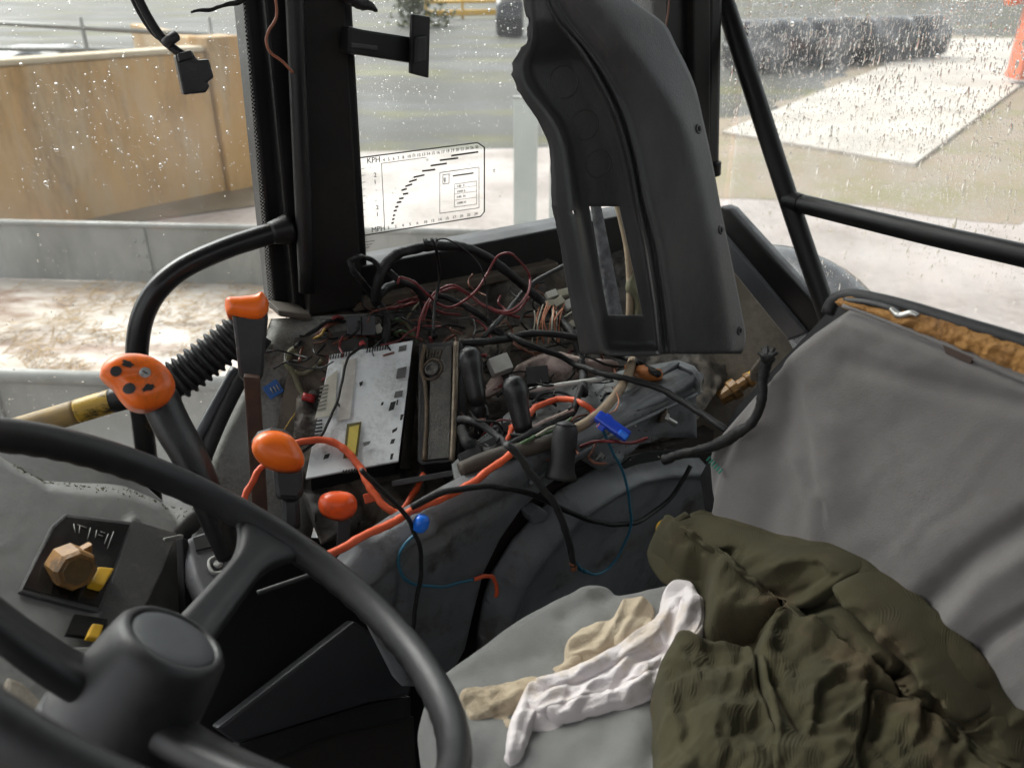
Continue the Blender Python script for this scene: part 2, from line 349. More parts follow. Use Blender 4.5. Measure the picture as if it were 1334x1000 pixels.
M['cablek'] = mat('black_cable', (0.006, 0.006, 0.0065), 0.45, spec=0.3, col2=(0.014, 0.014, 0.0135), scale=60, bump=0.3, bscale=400, rough2=0.65, dust=(0.13, 0.115, 0.095), damt=0.08, dscale=220)
M['cableg'] = mat('grey_cable', (0.04, 0.04, 0.04), 0.5, col2=(0.025, 0.025, 0.025), scale=60)
M['cablered'] = mat('red_wire', (0.20, 0.022, 0.025), 0.45, col2=(0.11, 0.018, 0.018), scale=60)
M['cableblue'] = mat('blue_wire', (0.025, 0.14, 0.22), 0.4)
M['cablegreen'] = mat('green_wire', (0.07, 0.13, 0.05), 0.5)
M['cableyellow'] = mat('yellow_wire', (0.42, 0.27, 0.05), 0.5)
M['cablebrown'] = mat('brown_wire', (0.16, 0.055, 0.03), 0.5)
M['copper'] = mat('copper_strand', (0.48, 0.19, 0.10), 0.45, 0.2)
M['olivewire'] = mat('olive_tape', (0.16, 0.15, 0.085), 0.7, col2=(0.09, 0.085, 0.05), scale=60)
M['tan'] = mat('dirty_tan_tube', (0.30, 0.225, 0.145), 0.65, col2=(0.19, 0.14, 0.09), scale=40)
M['brownhose'] = mat('brown_hose', (0.07, 0.055, 0.04), 0.6, col2=(0.04, 0.033, 0.026), scale=40)
M['blueplastic'] = mat('blue_plastic', (0.02, 0.07, 0.55), 0.3)
M['bluecap'] = mat('bright_blue_cap', (0.01, 0.16, 0.75), 0.3)
M['bluetag'] = mat('blue_tag', (0.015, 0.10, 0.33), 0.45)
M['redplastic'] = mat('red_plastic', (0.40, 0.03, 0.03), 0.35)
M['cream'] = mat('cream_connector', (0.40, 0.39, 0.31), 0.5, col2=(0.28, 0.26, 0.2), scale=60)
M['whiteplastic'] = mat('white_plastic', (0.55, 0.55, 0.52), 0.4, col2=(0.42, 0.41, 0.37), scale=60)
M['steel'] = mat('bright_steel', (0.5, 0.5, 0.48), 0.35, 0.85, col2=(0.35, 0.34, 0.3), scale=50)
M['foam'] = mat('orange_brown_foam', (0.33, 0.165, 0.045), 0.9, col2=(0.22, 0.105, 0.03), scale=30, amt=0.5, bump=0.9, bscale=260, col3=(0.10, 0.045, 0.02), scale3=28, th3=0.62, detail=8)
M['seat'] = mat('grey_seat_cloth', (0.142, 0.131, 0.126), 0.9, col2=(0.112, 0.104, 0.099), scale=7, amt=0.3, bump=0.3, bscale=900, col3=(0.10, 0.095, 0.088), scale3=6, th3=0.64, sheen=0.2, detail=8, dust=(0.25, 0.24, 0.23), damt=0.12, dscale=60)
M['cushion'] = mat('pale_grey_seat_cloth', (0.20, 0.20, 0.19), 0.85, col2=(0.15, 0.15, 0.143), scale=8, amt=0.6, bump=0.3, bscale=900, col3=(0.12, 0.115, 0.105), scale3=9, th3=0.66, sheen=0.2, detail=8, dust=(0.11, 0.105, 0.095), damt=0.65, dscale=70)
M['ragwhite'] = mat('white_rag_cloth', (0.72, 0.67, 0.68), 0.95, col2=(0.62, 0.56, 0.54), scale=14, bump=0.4, bscale=700, col3=(0.55, 0.46, 0.36), scale3=12, th3=0.6)
M['ragbeige'] = mat('beige_rag_cloth', (0.50, 0.42, 0.31), 0.95, col2=(0.40, 0.32, 0.215), scale=18, bump=0.4, bscale=700, col3=(0.22, 0.17, 0.11), scale3=14, th3=0.62)
M['ragpink'] = mat('grubby_pink_rag', (0.52, 0.41, 0.37), 0.95, col2=(0.38, 0.29, 0.25), scale=30, bump=0.4, bscale=500, col3=(0.15, 0.11, 0.09), scale3=25, th3=0.62)
M['knobbrown'] = mat('grimy_yellow_knob', (0.28, 0.135, 0.026), 0.5, col2=(0.17, 0.078, 0.018), scale=60, amt=0.6, bump=0.2, bscale=300, col3=(0.06, 0.035, 0.015), scale3=50, th3=0.6, dust=(0.05, 0.035, 0.02), damt=0.8, dscale=220)
M['knobface'] = mat('oily_knob_face', (0.055, 0.033, 0.014), 0.5, col2=(0.12, 0.07, 0.02), scale=60)
M['yellowplastic'] = mat('yellow_plastic', (0.62, 0.36, 0.02), 0.4)
M['lining'] = mat('roof_lining', (0.06, 0.058, 0.055), 0.9)
# corduroy: fine ribs over dark olive
def corduroy():
    m = mat('olive_corduroy', (0.033, 0.029, 0.0115), 0.95, col2=(0.050, 0.043, 0.0175), scale=16, amt=0.6, col3=(0.068, 0.048, 0.024), scale3=11, th3=0.62, sheen=0.0, detail=8)
    t = m.node_tree; L = t.links.new; b = t.nodes['Principled BSDF']
    tc = t.nodes.new('ShaderNodeTexCoord'); mp = t.nodes.new('ShaderNodeMapping'); mp.inputs['Rotation'].default_value = (0.4, 0.5, 0.6); L(tc.outputs['Object'], mp.inputs[0])
    nz = t.nodes.new('ShaderNodeTexNoise'); nz.inputs['Scale'].default_value = 9; ad = t.nodes.new('ShaderNodeMix'); ad.data_type = 'VECTOR'; ad.inputs[0].default_value = 0.06
    L(mp.outputs[0], nz.inputs[0]); L(mp.outputs[0], ad.inputs[4]); L(nz.outputs['Color'], ad.inputs[5])
    wv = t.nodes.new('ShaderNodeTexWave'); wv.inputs['Scale'].default_value = 210; wv.inputs['Distortion'].default_value = 0.6
    L(ad.outputs[1], wv.inputs[0]); bp = t.nodes.new('ShaderNodeBump'); bp.inputs['Strength'].default_value = 0.5; bp.inputs['Distance'].default_value = 0.0008
    L(wv.outputs['Fac'], bp.inputs['Height']); L(bp.outputs[0], b.inputs['Normal']); return m
M['cord'] = corduroy()
def glassmat(nm, lo, hi, sc_):
    m = bpy.data.materials.new(nm); m.use_nodes = True; t = m.node_tree; L = t.links.new
    for n in list(t.nodes): t.nodes.remove(n)
    o = t.nodes.new('ShaderNodeOutputMaterial'); tr = t.nodes.new('ShaderNodeBsdfTransparent'); gl = t.nodes.new('ShaderNodeBsdfGlossy'); gl.inputs['Roughness'].default_value = 0.02
    tl = t.nodes.new('ShaderNodeBsdfTranslucent'); tl.inputs[0].default_value = (0.9, 0.93, 0.95, 1)
    tr.inputs[0].default_value = (0.94, 0.96, 0.95, 1)
    nz = t.nodes.new('ShaderNodeTexNoise'); nz.inputs['Scale'].default_value = sc_; nz.inputs['Detail'].default_value = 8
    rp = t.nodes.new('ShaderNodeMapRange'); rp.inputs[1].default_value = 0.4; rp.inputs[2].default_value = 0.75; rp.inputs[3].default_value = lo; rp.inputs[4].default_value = hi
    tc = t.nodes.new('ShaderNodeTexCoord'); L(tc.outputs['Object'], nz.inputs[0]); L(nz.outputs[0], rp.inputs[0])
    m1 = t.nodes.new('ShaderNodeMixShader'); L(rp.outputs[0], m1.inputs[0]); L(tr.outputs[0], m1.inputs[1]); L(tl.outputs[0], m1.inputs[2])
    fr = t.nodes.new('ShaderNodeFresnel'); fr.inputs[0].default_value = 1.2
    m2 = t.nodes.new('ShaderNodeMixShader'); L(fr.outputs[0], m2.inputs[0]); L(m1.outputs[0], m2.inputs[1]); L(gl.outputs[0], m2.inputs[2]); L(m2.outputs[0], o.inputs[0])
    return m
M['glass'] = glassmat('window_glass', 0.004, 0.028, 6); M['mistglass'] = glassmat('misted_window_glass', 0.04, 0.16, 22)
def dropmat():
    m = bpy.data.materials.new('rain_water'); m.use_nodes = True; t = m.node_tree
    for n in list(t.nodes): t.nodes.remove(n)
    o = t.nodes.new('ShaderNodeOutputMaterial'); g = t.nodes.new('ShaderNodeBsdfGlass'); g.inputs['IOR'].default_value = 1.33; g.inputs['Roughness'].default_value = 0.0
    t.links.new(g.outputs[0], o.inputs[0]); return m
M['drop'] = dropmat()
def filmmat():
    m = bpy.data.materials.new('clear_sticker_film'); m.use_nodes = True; t = m.node_tree; L = t.links.new
    for n in list(t.nodes): t.nodes.remove(n)
    o = t.nodes.new('ShaderNodeOutputMaterial'); tr = t.nodes.new('ShaderNodeBsdfTransparent'); tl = t.nodes.new('ShaderNodeBsdfTranslucent'); tl.inputs[0].default_value = (0.95, 0.94, 0.9, 1)
    mx = t.nodes.new('ShaderNodeMixShader'); mx.inputs[0].default_value = 0.045; L(tr.outputs[0], mx.inputs[1]); L(tl.outputs[0], mx.inputs[2]); L(mx.outputs[0], o.inputs[0]); return m
M['film'] = filmmat()
# ================================================================== the yard outside
def ground_sheet(name, pts, z, m, jag=0.0):
    pts = A(pts, float); q = pts if pts.shape[1] == 3 else PZ(pts[:, 0], pts[:, 1], 0.0)
    q = q.copy(); q[:, 2] = z
    if jag:
        o = []
        for i in range(len(q)):
            a, b = q[i], q[(i + 1) % len(q)]; L = np.linalg.norm(b - a); k = int(min(60, max(1, L / 0.35)))
            for j in range(k): o.append(a + (b - a) * j / k)
        q = A(o); x = np.arange(len(q)); amp = jag * np.clip(np.linalg.norm(q[:, :2], axis=1) / 8, .4, 3)
        q[:, 0] += amp * fbm(x / 7.0, x * 0, 71) * 2; q[:, 1] += amp * fbm(x / 7.0, x * 0, 83) * 2
    return struct(obj(name, fixn(mesh(name, q, [tuple(range(len(q)))])), m, None, False))
ground_sheet('ground', [(-600, -600, 0), (600, -600, 0), (600, 900, 0), (-600, 900, 0)], 0.0, M['asphalt'])
g0 = A([(-500, 235), (300, 238), (470, 203), (720, 200), (945, 240), (1100, 246), (1334, 262), (1700, 300)], float)
yd = PZ(g0[:, 0], g0[:, 1], 0.0)
ground_sheet('yard', list(map(tuple, yd)) + [(16, -10, 0), (-16, -10, 0)], 0.008, M['concrete'], 0.5)
ground_sheet('verge', [(925, 165), (925, 262), (1110, 262), (1334, 285), (1700, 215), (1500, 62), (1240, 44), (1060, 104)], 0.012, M['moss'], 0.5)
SLAB = A([(940, 176), (1190, 219), (1334, 110), (1420, 52), (1240, 52), (1085, 116)], float)
sq = PZ(SLAB[:, 0], SLAB[:, 1], 0.0)
struct(wslab('concrete_slab', sq + A([0, 0, 0.06]), U, 0.045, mat('pale_slab_concrete', (0.44, 0.40, 0.355), 0.5, col2=(0.36, 0.32, 0.275), scale=0.5, amt=.6, bump=0.15, bscale=8, rough2=0.65, dust=(.2, .17, .14), damt=.6, dscale=7)))
ground_sheet('straw_bed', [(-300, 362), (330, 372), (420, 376), (420, 560), (-300, 600)], 0.016, M['straw'])
ground_sheet('mud_strip', [(100, 300), (380, 262), (380, 240), (260, 248), (60, 305)], 0.02, M['mud'], 0.2)
fm = ground_sheet('far_field', [(-300, 96, 0), (300, 96, 0), (300, 600, 0), (-300, 600, 0)], 0.02, M['grass'])
def hz(v, pt, u=667):
    r = ray(u, v); return CZ + r[2] * (pt[1] / r[1])
def straw_bits():
    V, F = [], []
    for k in range(2600):
        u, v = random.uniform(-60, 360), random.uniform(372, 520)
        if vnoise(u / 45, v / 22, 5) < 0.45 and random.random() < 0.85: continue
        p = PZ(u, v, 0.0); a = random.uniform(0, 6.28); L = random.uniform(0.02, 0.11); w = random.uniform(0.0012, 0.003)
        dx = A([math.cos(a), math.sin(a), random.uniform(-.15, .25)]); dy = A([-math.sin(a), math.cos(a), 0]); z = A([0, 0, 0.022 + random.uniform(0, .02)])
        o = len(V); V += [p + z - dx * L - dy * w, p + z + dx * L - dy * w, p + z + dx * L + dy * w + U * .003, p + z - dx * L + dy * w + U * .003]; F.append((o, o + 1, o + 2, o + 3))
    o = obj('straw_litter', mesh('straw', V, F), mat('wet_straw', (0.36, 0.24, 0.10), 0.7, col2=(0.2, 0.12, 0.05), scale=3), None, False)
    o['kind'] = 'stuff'; o['label'] = 'wet brown straw littered over the pale concrete'; o['category'] = 'straw'
straw_bits()
# rendered wall on the left with a pier at its end
wa, wb = PZ(-420, 400, 0), PZ(296, 250, 0)
wdir = unit(wb - wa); wn = unit(np.cross(U, wdir))
wt = thing('rendered_wall', 'tan rendered yard wall with rain stains behind the galvanised barrier', 'wall', (wa + wb) / 2)
hw = hz(64, wb, 290)
def wallbox(name, a, b, t, z0, z1, m, par, off=0.0, bev=0.02):
    d = unit(b - a); n = unit(np.cross(U, d)); c = (a + b) / 2 + n * (off + t / 2); c = A([c[0], c[1], (z0 + z1) / 2])
    return bx(name, c, (d, n, U), (np.linalg.norm(b - a) / 2, t / 2, (z1 - z0) / 2), m, par, bev)
wallbox('wall_face', wa, wb, 0.25, 0, hw - 0.03, M['wall'], wt)
wallbox('coping', wa, wb, 0.29, hw - 0.027, hw + 0.03, mat('wall_coping', (0.45, 0.38, 0.28), 0.8, col2=(0.35, 0.29, 0.2), scale=3), wt, -0.02)
pier = bx('end_pier', wb + wdir * 0.22 + wn * 0.13 + U * (hw + 0.12) / 2, (wdir, wn, U), (0.21, 0.2, (hw + 0.12) / 2), M['wall'], wt, 0.02)
ret = wb + wdir * 0.44
wallbox('side_return', ret, ret + (wn + wdir * 0.3) * 5.0, 0.2, 0, hw + 0.02, M['wall'], wt)
# low galvanised barriers
def barrier(name, label, a, b, h, lip, njoint, t=0.012):
    th = thing(name, label, 'barrier', (a + b) / 2); d = unit(b - a); n = unit(np.cross(U, d)); L = np.linalg.norm(b - a)
    k = max(1, njoint); 
    for i in range(k):
        p0 = a + d * (L * i / k + 0.006); p1 = a + d * (L * (i + 1) / k - 0.006)
        wallbox('panel', p0, p1, t, 0.02, h - lip, M['galv'], th, 0, 0.0)
    V, F = tube([a + U * (h - lip), b + U * (h - lip)], lip, 12, 2, spline=False); obj('top_rail', mesh('rail', V, F), M['galv'], th)
    for i in range(1, k):
        p = a + d * (L * i / k)
        bx('joint_strap', p - n * 0.012 + U * (h - lip) / 2, (d, n, U), (0.06, 0.008, (h - lip) / 2 - 0.02), M['galv'], th, 0.003)
        for zz in (0.25, 0.5, 0.75):
            for sd_ in (-1, 1):
                q = p - n * 0.02 + U * (h - lip) * zz + d * 0.035 * sd_
                obj('bolt_head', mesh('b', *lathe([(0.013, 0), (0.013, 0.008), (0.008, 0.012)], q, -n, 10)), M['galv'], th)
    return th
fa, fb = PZ(-330, 356, 0), PZ(760, 386, 0)
hb = hz(289, PZ(150, 370, 0), 150)
barrier('feed_barrier', 'long galvanised steel barrier with bolted joints in front of the tan wall', fa, fb, hb, 0.025, 4)
na, nb = PZ(-330, 650, 0), PZ(420, 690, 0)
hn = hz(480, PZ(80, 672, 0), 80)
barrier('near_barrier', 'low galvanised barrier with a rolled top edge, nearest the cab', na, nb, hn, 0.035, 2)
fd = unit(fb - fa)
for (u, w, vt, lb) in ((684, 30, 128, 'wider'), (723, 17, 160, 'narrower')):
    r = ray(u, 300); k = np.cross(fd[:2], fa[:2]) / np.cross(fd[:2], r[:2]); p = A([r[0] * k, r[1] * k, 0.0]); d = np.linalg.norm(p[:2])
    hh = hz(vt, p, u); t = thing('galvanised_post', f'{lb} upright galvanised post seen beside the hanging trim panel', 'post', p, 'galvanised posts by the barrier')
    wv = w / FPX * d * 1.0
    bx('post_shaft', p + U * hh / 2, (fd, unit(np.cross(U, fd)), U), (wv / 2, 0.03, hh / 2), M['galvpale'], t, 0.004)
    bx('cap_plate', p + U * (hh + 0.007), (fd, unit(np.cross(U, fd)), U), (wv / 2 + 0.006, 0.036, 0.006), M['galv'], t, 0.002)
    obj('bolt', mesh('b', *lathe([(0.016, 0), (0.016, 0.012), (0.01, 0.018)], p + U * (hb + 0.06) + unit(np.cross(fd, U)) * 0.031, unit(np.cross(fd, U)), 8)), M['galv'], t)
# tube rails beyond the wall
gt = thing('tubular_gate', 'galvanised tubular gate behind the tan wall', 'gate', PZ(100, 215, 0))
ga, gb = PZ(-120, 205, 0), PZ(300, 205, 0)
for v0, v1 in ((27, 44), (62, 68)):
    z = hz((v0 + v1) / 2, ga, 120)
    obj('rail', mesh('r', *tube([ga + U * (z + (0.14 if v0 < 50 else .03)), gb + U * (z - (0.1 if v0 < 50 else .02))], 0.03, 10, 2, spline=False)), M['galv'], gt)
for f_ in (0.0, 0.63, 1.0):
    q = ga * (1 - f_) + gb * f_; obj('upright', mesh('u', *tube([q, q + U * (hz(28, ga, 0) + .05)], 0.03, 8, 2, spline=False)), M['galv'], gt)
# black wrapped bales
def bale(c, ax, r, w, label, group, seed):
    n, V, F = 40, [], []
    prof = [(0.0, -1), (0.55, -1.0), (0.86, -0.96), (0.97, -0.85), (1.0, -0.5), (0.99, 0), (1.0, 0.5), (0.97, 0.85), (0.86, 0.96), (0.55, 1.0), (0.0, 1)]
    ax = unit(ax); a = unit(np.cross(ax, U)); b = U
    for i, (rr, zz) in enumerate(prof):
        for k in range(n):
            t = 2 * math.pi * k / n; w_ = 1 + 0.05 * (vnoise(k * .5, i * .9, seed) - .5) * 2
            y = math.sin(t); y = max(y, -0.93)
            V.append(c + ax * zz * w / 2 * w_ + r * rr * w_ * (math.cos(t) * a + y * b))
    for i in range(len(prof) - 1):
        for k in range(n): F.append((i * n + k, i * n + (k + 1) % n, (i + 1) * n + (k + 1) % n, (i + 1) * n + k))
    return tag(obj('wrapped_bale', mesh('bale', V, F), M['blackwrap']), label, 'bale', group)
pl_ = ['first', 'second', 'third', 'fourth', 'fifth', 'sixth']
for i, u in enumerate((975, 1015, 1058, 1102, 1148, 1193)):
    p = PZ(u, 92 - i * 3.0, 0.0); bale(p + U * 0.60, A([1, 0.35, 0]) if i % 2 else A([1, 0.2, 0]), 0.64, 1.25 + 0.1 * (i % 2), f'black wrapped bale in the row beyond the slab, {pl_[i]} from the left', 'black bales beyond the concrete slab', i)
for i, (u, v) in enumerate(((22, 215), (80, 205))):
    p = PZ(u, v - 42, 0.0); bale(p + U * 0.62, A([1, 0.1, 0]), 0.66, 1.3, f'black wrapped bale behind the tubular gate, {("left", "right")[i]} of two', 'black bales behind the wall', 20 + i)
p = PZ(664, 48, 0); bale(p + U * 0.75, A([1, 0, 0]), 0.8, 1.1, 'lone black wrapped bale beside the yellow gate', 'bales by the gate', 31)
# yellow gate
gy0, gy1 = PZ(556, 26, 0), PZ(648, 24, 0)
yg = thing('yellow_gate', 'yellow painted field gate across the far end of the yard', 'gate', (gy0 + gy1) / 2)
for z in (0.25, hz(16, gy0, 600), hz(3, gy0, 600)): obj('rail', mesh('r', *tube([gy0 + U * z, gy1 + U * z], 0.095, 8, 2, spline=False)), M['yellowpaint'], yg)
for f_ in (0, 0.5, 1): q = gy0 * (1 - f_) + gy1 * f_; obj('upright', mesh('u', *tube([q, q + U * 1.75], 0.08, 8, 2, spline=False)), M['yellowpaint'], yg)
# orange machine beyond the slab: a rear mounted post driver like frame seen through the wet rear glass
mp_ = PZ(1338, 112, 0); om = thing('orange_machine', 'orange farm implement standing on the slab at the right edge', 'implement', mp_)
ex = A([1, 0, 0]); ey = A([0, 1, 0])
bx('mast', mp_ + U * 1.25, (ex, ey, U), (0.42, 0.3, 1.1), M['orangepaint'], om, 0.08)
bx('boom', mp_ + A([0.2, 0.35, 2.05]), (unit(A([1, 0, .25])), ey, unit(A([-.25, 0, 1]))), (1.0, 0.16, 0.16), M['orangepaint'], om, 0.05)
bx('foot', mp_ + A([0.6, 0.1, 0.24]), (ex, ey, U), (0.95, 0.35, 0.075), M['orangepaint'], om, 0.05)
bx('tank', mp_ + A([1.3, 0.2, 0.8]), (ex, ey, U), (0.5, 0.4, 0.5), M['orangepaint'], om, 0.12)
# hedges and trees far off
def leaf_mass(c, rx, ry, rz, n, s, seed):
    g = np.random.default_rng(seed); V, F = [], []
    cl = g.normal(size=(14, 3)) * A([rx, ry, rz]) * 0.5
    for k in range(n):
        q = c + cl[g.integers(14)] + g.normal(size=3) * A([rx, ry, rz]) * 0.28
        if q[2] < 0.05: q[2] = abs(q[2]) + 0.05
        a = unit(g.normal(size=3)); b = unit(np.cross(a, g.normal(size=3))); o = len(V); ss = s * g.uniform(0.5, 1.3)
        V += [q - a * ss, q - b * ss * .5, q + a * ss, q + b * ss * .5]; F.append((o, o + 1, o + 2, o + 3))
    return V, F
for i, x in enumerate(range(-66, 90, 12)):
    c = A([x * 1.4, 112 + 4 * math.sin(x), 2.2]); t = thing('hedgerow_tree', f'bushy hedgerow tree at the far edge of the field, number {i + 1} from the left', 'tree', (c[0], c[1], 0), 'far hedgerow trees')
    t['label'] = 'bushy hedgerow tree at the far edge of the field'
    obj('crown', mesh('c', *leaf_mass(c + U * 1.0, 7.5, 2.5, 2.4, 1100, 0.5, 100 + i)), M['leaf'], t, False)
    obj('trunk', mesh('t', *tube([c - U * 2.2, c - U * 0.3, c + U * 1.5 + ex * .4], [0.35, 0.25, 0.1], 8)), M['bark'], t)
for i, (u, v, s) in enumerate(((540, 35, 1.3),)):
    p = PZ(u, v, 0); t = thing('shrub', 'green shrub left of the yellow gate', 'shrub', p)
    obj('foliage', mesh('c', *leaf_mass(p + U * (1.2 * s), 1.0 * s, 0.7 * s, 1.1 * s, 1500, 0.12 * s, 300 + i)), M['leaf'], t, False)
    for k in range(5):
        e = p + A([random.uniform(-.7, .7), random.uniform(-.4, .4), 1.5]) * s; obj('stem', mesh('s', *tube([p, (p + e) / 2 + ex * .1, e], [0.04, 0.025, 0.01], 6)), M['bark'], t)

# ================================================================== the cab shell
w0 = P(480, 350, 1.2)
PW = plane(w0, -R)                     # right side glass
PRW = plane(PL(940, 290, PW), -B)      # rear glass
rW = float(R @ w0); bR = float(B @ PRW[0]); ZS = 1.905
def T(b, r, z): return B * b + R * r + U * z
ZR, ZF, bF, rL = 2.92, 1.12, -0.62, -0.52
cab = thing('tractor_cab', 'black framed tractor cab with rain spattered glass around the seat', 'tractor cab', T(0.3, 0.3, ZF))
def cbox(name, b0, b1, r0, r1, z0, z1, m, bev=0.0, par=None):
    return bx(name, T((b0 + b1) / 2, (r0 + r1) / 2, (z0 + z1) / 2), (B, R, U), (abs(b1 - b0) / 2, abs(r1 - r0) / 2, abs(z1 - z0) / 2), m, par or cab, bev)
cbox('roof', bF - 0.1, bR + 0.1, rL - 0.05, rW + 0.1, ZR + 0.02, ZR + 0.16, M['frame'], 0.03)
cbox('roof_lining', bF, bR, rL, rW, ZR - 0.02, ZR + 0.018, M['lining'])
cbox('floor', bF, bR + 0.02, rL, rW + 0.02, ZF - 0.06, ZF, M['rubber'])
cbox('firewall', bF - 0.05, bF, rL, rW, ZF + 0.002, 1.62, M['frame'])
cbox('lower_side_wall', bF + 0.002, bR, rW + 0.012, rW + 0.05, ZF + 0.002, 1.44, M['frame'])
cbox('rear_lower_wall', bR + 0.004, bR + 0.05, rL, rW, ZF + 0.002, 1.66, M['frame'])
cbox('left_light_block', bF, bR, rL - 0.04, rL, ZF + 0.002, 2.55, M['frame'])  # unseen solid panel, added to block light coming from the left
for (b_, r_) in ((bF, rL), (bR - 0.04, rL), (bF, rW - 0.02)):
    cbox('corner_post', b_, b_ + 0.07, r_, r_ + 0.07, 1.45, ZR, M['frame'], 0.01)
# middle pillar: three folded faces
def colm(name, top, bot, m, off, t, z0=None, bev=0.004, ztop=2.90):
    """upright between two picture columns on the side plane, run up to the roof"""
    (ua, va), (ub, vb) = top; (uc, vc), (ue, ve) = bot
    q = [PL(ua, va, PW, off), PL(ub, vb, PW, off), PL(ue, ve, PW, off), PL(uc, vc, PW, off)]
    q = A(q); dz = (ztop - q[0][2]) / (q[0][2] - q[3][2]); a2 = q[0] + (q[0] - q[3]) * dz
    dz = (ztop - q[1][2]) / (q[1][2] - q[2][2]); b2 = q[1] + (q[1] - q[2]) * dz
    return wslab(name, [a2, b2, q[2], q[3]], PW[1], t, m, cab, bev)
colm('pillar_channel', ((318, 0), (352, 0)), ((358, 402), (392, 402)), M['frame'], 0.005, 0.05)
colm('pillar_web', ((344, 0), (388, 0)), ((384, 405), (408, 405)), M['frame'], 0.03, 0.05)
colm('pillar_face', ((384, 0), (450, 0)), ((404, 412), (474, 400)), M['frame2'], 0.05, 0.085)
colm('pillar_edge', ((446, 0), (459, 0)), ((467, 372), (480, 366)), M['frame'], 0.02, 0.05)
obj('pillar_rib', mesh('rib', *tube([PL(375, -300, PW, .062), PL(384, 0, PW, .062), PL(400, 380, PW, .062)], 0.011, 10)), M['frame'], cab)
wslab('pillar_foot', [PL(u, v, PW, .075) for u, v in ((362, 404), (406, 410), (406, 419), (364, 413))], PW[1], 0.05, mat('grimy_foot', (.09, .075, .06), .7), cab, 0.004)
# rear pillar
colm('rear_pillar', ((868, 0), (905, 0)), ((872, 330), (925, 330)), M['frame'], 0.03, 0.08)
colm('rear_pillar_cover', ((903, 0), (926, 0)), ((905, 300), (926, 300)), M['frame2'], 0.045, 0.06)
colm('rear_pillar_seal', ((924, 0), (942, 0)), ((921, 218), (938, 214)), M['frame'], 0.035, 0.06, bev=0.008)
obj('seal_end', mesh('se', *tube([PL(931, 212, PW, .03), PL(932, 228, PW, .03)], [0.012, 0.010], 10)), M['rubber'], cab)
# window sill between the pillars
def sill(name, pts, off, t, m, bev=0.003): return slab(name, pts, PW, t, m, cab, off, bev)
sill('sill_frame', [(462, 349), (728, 297), (905, 262), (905, 318), (728, 345), (462, 396)], 0.03, 0.06, M['frame'])
sill('sill_strip', [(462, 394), (728, 342), (728, 352), (462, 407)], 0.05, 0.07, mat('dusty_sill_strip', (0.11, 0.085, 0.06), 0.7, col2=(0.06, 0.05, 0.04), scale=30))
sill('lower_liner', [(440, 407), (728, 352), (930, 310), (930, 470), (728, 480), (440, 560)], 0.035, 0.02, M['rubber'])
# panes with rain
def drops(pl, pts_uv, rad, asp, par, name='raindrops'):
    q = PL(pts_uv[:, 0], pts_uv[:, 1], pl, -0.008); n = pl[1]; ax = unit(np.cross(U, n)); ay = np.cross(n, ax)
    K = 8; V, F = [], []
    k = np.arange(K) * 2 * np.pi / K; rings = [(1.0, 0.0), (0.82, 0.36), (0.45, 0.58)]
    N = len(q); vs = []
    for (rr, zz) in rings:
        vs.append(q[:, None, :] + (rad[:, None, None] * rr) * (np.cos(k)[None, :, None] * ax + (np.sin(k)[None, :, None] * asp[:, None, None]) * ay) - n * (rad[:, None, None] * zz))
    vs.append((q - n * (rad * 0.65)[:, None])[:, None, :])
    vv = np.concatenate(vs, 1); S = vv.shape[1]; f = []
    for i in range(2):
        for j in range(K): f.append((i * K + j, i * K + (j + 1) % K, (i + 1) * K + (j + 1) % K, (i + 1) * K + j))
    f3 = [(2 * K + j, 2 * K + (j + 1) % K, 3 * K) for j in range(K)]
    base = (np.arange(N) * S)[:, None, None]
    F4 = (base + A(f)[None]).reshape(-1, 4).tolist(); F3 = (base + A(f3)[None]).reshape(-1, 3).tolist()
    o = obj(name, mesh('drops', vv.reshape(-1, 3), F4 + F3), M['drop'], par); o['kind'] = 'stuff'; return o
def pane(b0, b1, z0, z1, pl, side, gm='glass'):
    if side: q = [T(b0, rW, z0), T(b1, rW, z0), T(b1, rW, z1), T(b0, rW, z1)]
    else: q = [T(bR, b0, z0), T(bR, b1, z0), T(bR, b1, z1), T(bR, b0, z1)]
    return wslab('window_pane', q, pl[1], 0.005, M[gm], cab)
bP0 = float(B @ PL(335, 200, PW)); bP1 = float(B @ PL(455, 200, PW)); bP2 = float(B @ PL(935, 200, PW))
pf = pane(bF + 0.05, bP0 + 0.01, 1.44, ZR - 0.02, PW, True)
pq = pane(bP1 - 0.02, bP2 + 0.03, ZS - 0.03, ZR - 0.02, PW, True)
pr = pane(rL + 0.06, rW - 0.01, 1.64, ZR - 0.02, PRW, False, 'mistglass')
def scatter(n, x0, x1, y0, y1, dens):
    out = []
    while len(out) < n:
        u = RNG.uniform(x0, x1, n); v = RNG.uniform(y0, y1, n); k = RNG.uniform(0, 1, n) < dens(u, v); out += list(zip(u[k], v[k]))
    return A(out[:n])
s1 = scatter(2400, -60, 335, -60, 600, lambda u, v: 0.25 + 0.75 * (vnoise(u / 60, v / 60, 3) > .5) * (v < 250) + 0.5 * (v > 350))
drops(PW, s1, RNG.lognormal(-7.85, 0.55, len(s1)), RNG.uniform(0.9, 1.6, len(s1)), pf)
s2 = scatter(2000, 455, 760, -60, 310, lambda u, v: np.clip(1.1 - v / 330, 0.12, 1) * (0.3 + vnoise(u / 40, v / 40, 9)))
drops(PW, s2, RNG.lognormal(-7.65, 0.55, len(s2)), RNG.uniform(0.9, 1.6, len(s2)), pq)
s3 = scatter(15500, 940, 1420, -60, 480, lambda u, v: np.clip(1.15 - v / 420, 0.18, 1) * (0.35 + vnoise(u / 50, v / 50, 11)))
drops(PRW, s3, RNG.lognormal(-7.48, 0.5, len(s3)), np.exp(RNG.uniform(0.0, 1.7, len(s3))), pr)
